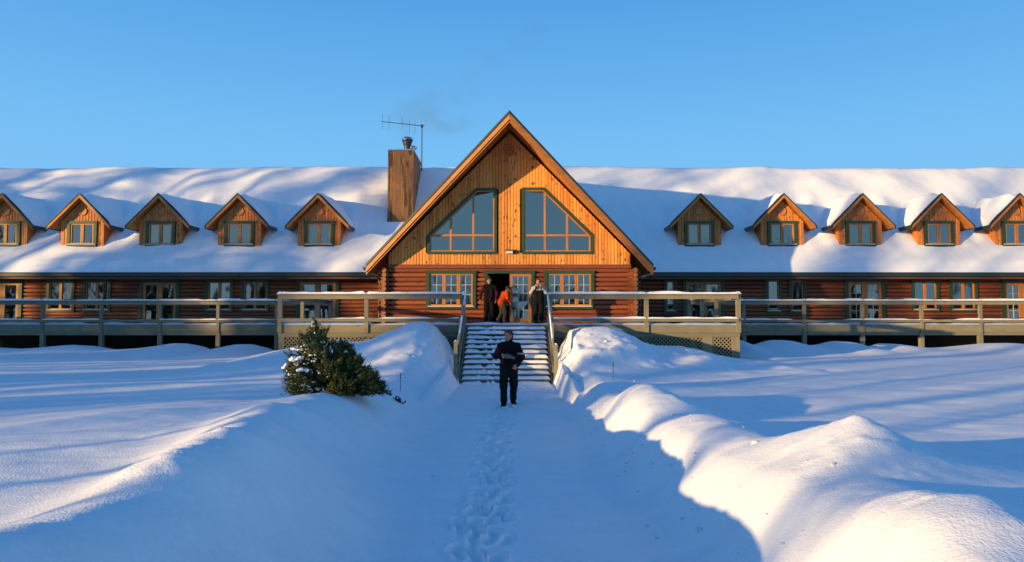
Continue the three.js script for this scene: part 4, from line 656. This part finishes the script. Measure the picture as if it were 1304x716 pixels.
// ------------------------------------------------------------------ chimney smoke: thin drifting wisps
{
  const sm = thing('chimney_smoke', 'faint grey smoke drifting up and right from the chimney', 'smoke', [0, 0, 0], null, 'stuff');
  const mat = new THREE.MeshPhysicalMaterial({ color: 0xffffff, transmission: 1, ior: 1.0, thickness: 1, roughness: 0, specularIntensity: 0, attenuationColor: col(.98, .85, .8), attenuationDistance: 1.3 });
  const puffs = [[-5.6, 12.1, .25, .35, .5], [-5.8, 12.7, .45, .45, .7], [-6.2, 13.3, .7, .5, .7], [-5.2, 13.5, .9, .6, .8], [-4.3, 12.9, .9, .5, .8], [-3.5, 12.5, .8, .4, 1], [-2.6, 12.9, .7, .4, .5], [-4.2, 14.3, 1, .5, .6], [-2.9, 14.2, 1, .5, .5], [-2.2, 15.4, 1, .5, .4], [-1, 16.5, 1, .5, .35], [.3, 17.3, .8, .4, .3], [1.4, 17.9, .7, .4, .5]];
  const T = (x, y) => { const wx = x + 1.1 * fbm(x * .6, y * .6, 3, 3), wy = y + .9 * fbm(x * .7 + 9, y * .6, 3, 5); let t = 0; for (const [a, b, rx, ry, k] of puffs) t += k * Math.exp(-(((wx - a) / rx) ** 2 + ((wy - b) / ry) ** 2)); return Math.max(0, t * (.75 + 1.6 * fbm(x * 1.1, y * 1.1 + x * .4, 4, 11)) - .04) * 1.1 + .012; };
  const nx = 130, ny = 80, pos = [], idx = [], id = new Map(), X = (i) => -8.6 + i * .1, Y = (j) => 11.85 + j * .1, V = (i, j, sgn) => { const k = (j * 200 + i) * 2 + (sgn > 0 ? 1 : 0); if (!id.has(k)) { id.set(k, pos.length / 3); pos.push(X(i), Y(j), -40.4 + sgn * T(X(i), Y(j)) * .5); } return id.get(k); };
  for (let j = 0; j < ny; j++) for (let i = 0; i < nx; i++) { if (T(X(i), Y(j)) + T(X(i + 1), Y(j)) + T(X(i), Y(j + 1)) + T(X(i + 1), Y(j + 1)) <= .049) continue; const f = [V(i, j, 1), V(i + 1, j, 1), V(i + 1, j + 1, 1), V(i, j + 1, 1)], b = [V(i, j, -1), V(i + 1, j, -1), V(i + 1, j + 1, -1), V(i, j + 1, -1)]; idx.push(f[0], f[1], f[2], f[0], f[2], f[3], b[0], b[2], b[1], b[0], b[3], b[2]); }
  const g = geoOf(pos, idx); mesh(sm, 'smoke_wisp', g, mat).userData.kind = 'stuff';
}
// ------------------------------------------------------------------ trees out of frame: they stripe the snow with shadow and show in the window glass
function conifer(h, seed) {
  const r = rngOf(seed), g = new THREE.Group(); g.name = 'spruce_tree'; const pos = [], tri = (a, b, c) => pos.push(...a, ...b, ...c);
  for (let y = h * .1; y < h * .98; y += .2 + .008 * h * (1 - y / h)) { const R = .23 * h * Math.pow(1 - y / h, .75) + .15, nb = 8 + Math.floor(r() * 4);
    for (let b = 0; b < nb; b++) { const a = r() * 6.283, L = R * (.65 + .5 * r()), c = Math.cos(a), s = Math.sin(a), dr = .35 + .2 * r(); let p = [0, y, 0]; const N = 4; for (let k = 1; k <= N; k++) { const f = k / N, q = [c * L * f, y - dr * L * f * f * .8 + .1 * L * f, s * L * f], w = (.14 + .26 * L * (1 - f)) * (.7 + .6 * r()); const sx = -s * w, sz = c * w; tri([p[0] + sx, p[1] - .05, p[2] + sz], [p[0] - sx, p[1] - .05, p[2] - sz], q); tri([p[0] + c * w * .2, p[1] - w * .9, p[2] + s * w * .2], p, q); p = [lerp(p[0], q[0], .8), lerp(p[1], q[1], .8), lerp(p[2], q[2], .8)]; } } }
  mesh(g, 'crown', geoOf(pos), M.needle); mesh(g, 'trunk', cyl([0, -.5, 0], [0, h * .97, 0], .022 * h * .8, .02, 7), M.bark); return g;
}
function bareTree(h, seed) {
  const r = rngOf(seed), g = new THREE.Group(); g.name = 'bare_tree'; const parts = [], trunk = []; 
  const grow = (p, d, L, rad, lv) => { let q = p.clone(), dir = d.clone(); const N = 3; for (let k = 0; k < N; k++) { const e = q.clone().addScaledVector(dir, L / N), r0 = rad * (1 - k / N * .4), r1 = rad * (1 - (k + 1) / N * .4); (lv === 0 ? trunk : parts).push(cyl(q.toArray(), e.toArray(), r0, r1, lv < 2 ? 6 : 4)); q = e; dir.add(new THREE.Vector3(r() - .5, (r() - .35) * .6, r() - .5).multiplyScalar(.22)).normalize(); if (lv < 4 && (k > 0 || lv > 0)) { const m = lv === 0 ? 3 : 2; for (let b = 0; b < m; b++) { const nd = dir.clone().add(new THREE.Vector3(r() - .5, .15 + r() * .4, r() - .5).multiplyScalar(1.7)).normalize(); grow(q, nd, L * (.38 + .25 * r()), r1 * .55, lv + 1); } } } };
  grow(new THREE.Vector3(0, -.4, 0), new THREE.Vector3(0, 1, 0), h * .72, .016 * h, 0); mesh(g, 'trunk', mergeGeometries(trunk), M.bark); mesh(g, 'branches', mergeGeometries(parts), M.bark); return g;
}
M.needle = std({ color: col(.03, .05, .022), roughness: .9 }); M.bark = std({ color: col(.07, .055, .045), roughness: .95 });
{
  const protos = [conifer(10, 501), conifer(10, 502), conifer(10, 503)], bare = [bareTree(10, 511), bareTree(10, 512)], r = rngOf(555);
  const place = (kind, x, d, h) => { const src = kind ? bare[Math.floor(r() * 2)] : protos[Math.floor(r() * 3)], t = src.clone(); t.name = numbered(src.name); t.position.set(x, ground(x, d) - .1, -d); const k = h / 10; t.scale.set(k * (.85 + .3 * r()) * .95, k, k * (.85 + .3 * r()) * .95); t.rotation.y = r() * 6.28; t.userData = { label: kind ? 'bare leafless tree outside the picture casting stripes of shadow' : 'dark spruce outside the picture seen in the window reflections', category: 'tree', group: kind ? 'bare trees beyond the picture' : 'spruces beyond the picture' }; scene.add(t); };
  const ux = Math.sin(SUN_AZ), ud = Math.cos(SUN_AZ), P = (p, s) => [-s * ux - p * ud, -s * ud + p * ux];   // p across the sunlight, s metres towards the sun
  const sunTrees = [
    [1, 5.4, 26, 7], [1, 7.4, 30, 7], [1, 8.9, 24, 6.5], [1, 3.4, 40, 9],
    [1, 10.2, 58, 11], [0, 14.2, 54, 11], [1, 12.4, 60, 7.6], [0, 15.7, 58, 10.3], [0, 18.4, 62, 9], [0, 16.8, 50, 7.2], [0, 19.8, 50, 7], [0, 21.7, 66, 19.5], [1, 20.4, 56, 19],
    [0, 23.2, 66, 9], [0, 25.0, 60, 8], [0, 27.2, 64, 8.6], [1, 26.2, 50, 9], [0, 28.8, 60, 9], [1, 30.6, 66, 22],
    [0, 30.4, 56, 13], [0, 31.6, 50, 18], [0, 33.4, 62, 12], [1, 34.4, 52, 19], [0, 36.2, 54, 12], [0, 37.2, 60, 20], [0, 38.9, 56, 12.5], [0, 40.2, 64, 20.5], [1, 41.4, 50, 18], [0, 42.4, 60, 12], [1, 43.8, 54, 20], [0, 45.6, 56, 12.5], [0, 47, 58, 21], [0, 48.8, 62, 17], [0, 50.4, 56, 21], [0, 52.4, 58, 18], [0, 54.5, 64, 21],
  ];
  for (const [kind, p, s, h] of sunTrees) place(kind, ...P(p, s), h);
  for (let i = 0; i < 84; i++) { const x = -84 + i * 2 + r() * 2.4, tall = Math.abs(x) > 26; place(i % 4 === 3 ? 1 : 0, x, -64 - r() * 26, tall ? 9 + r() * r() * 13 : 7 + r() * 3.4); }
}

renderer.render(scene, camera);
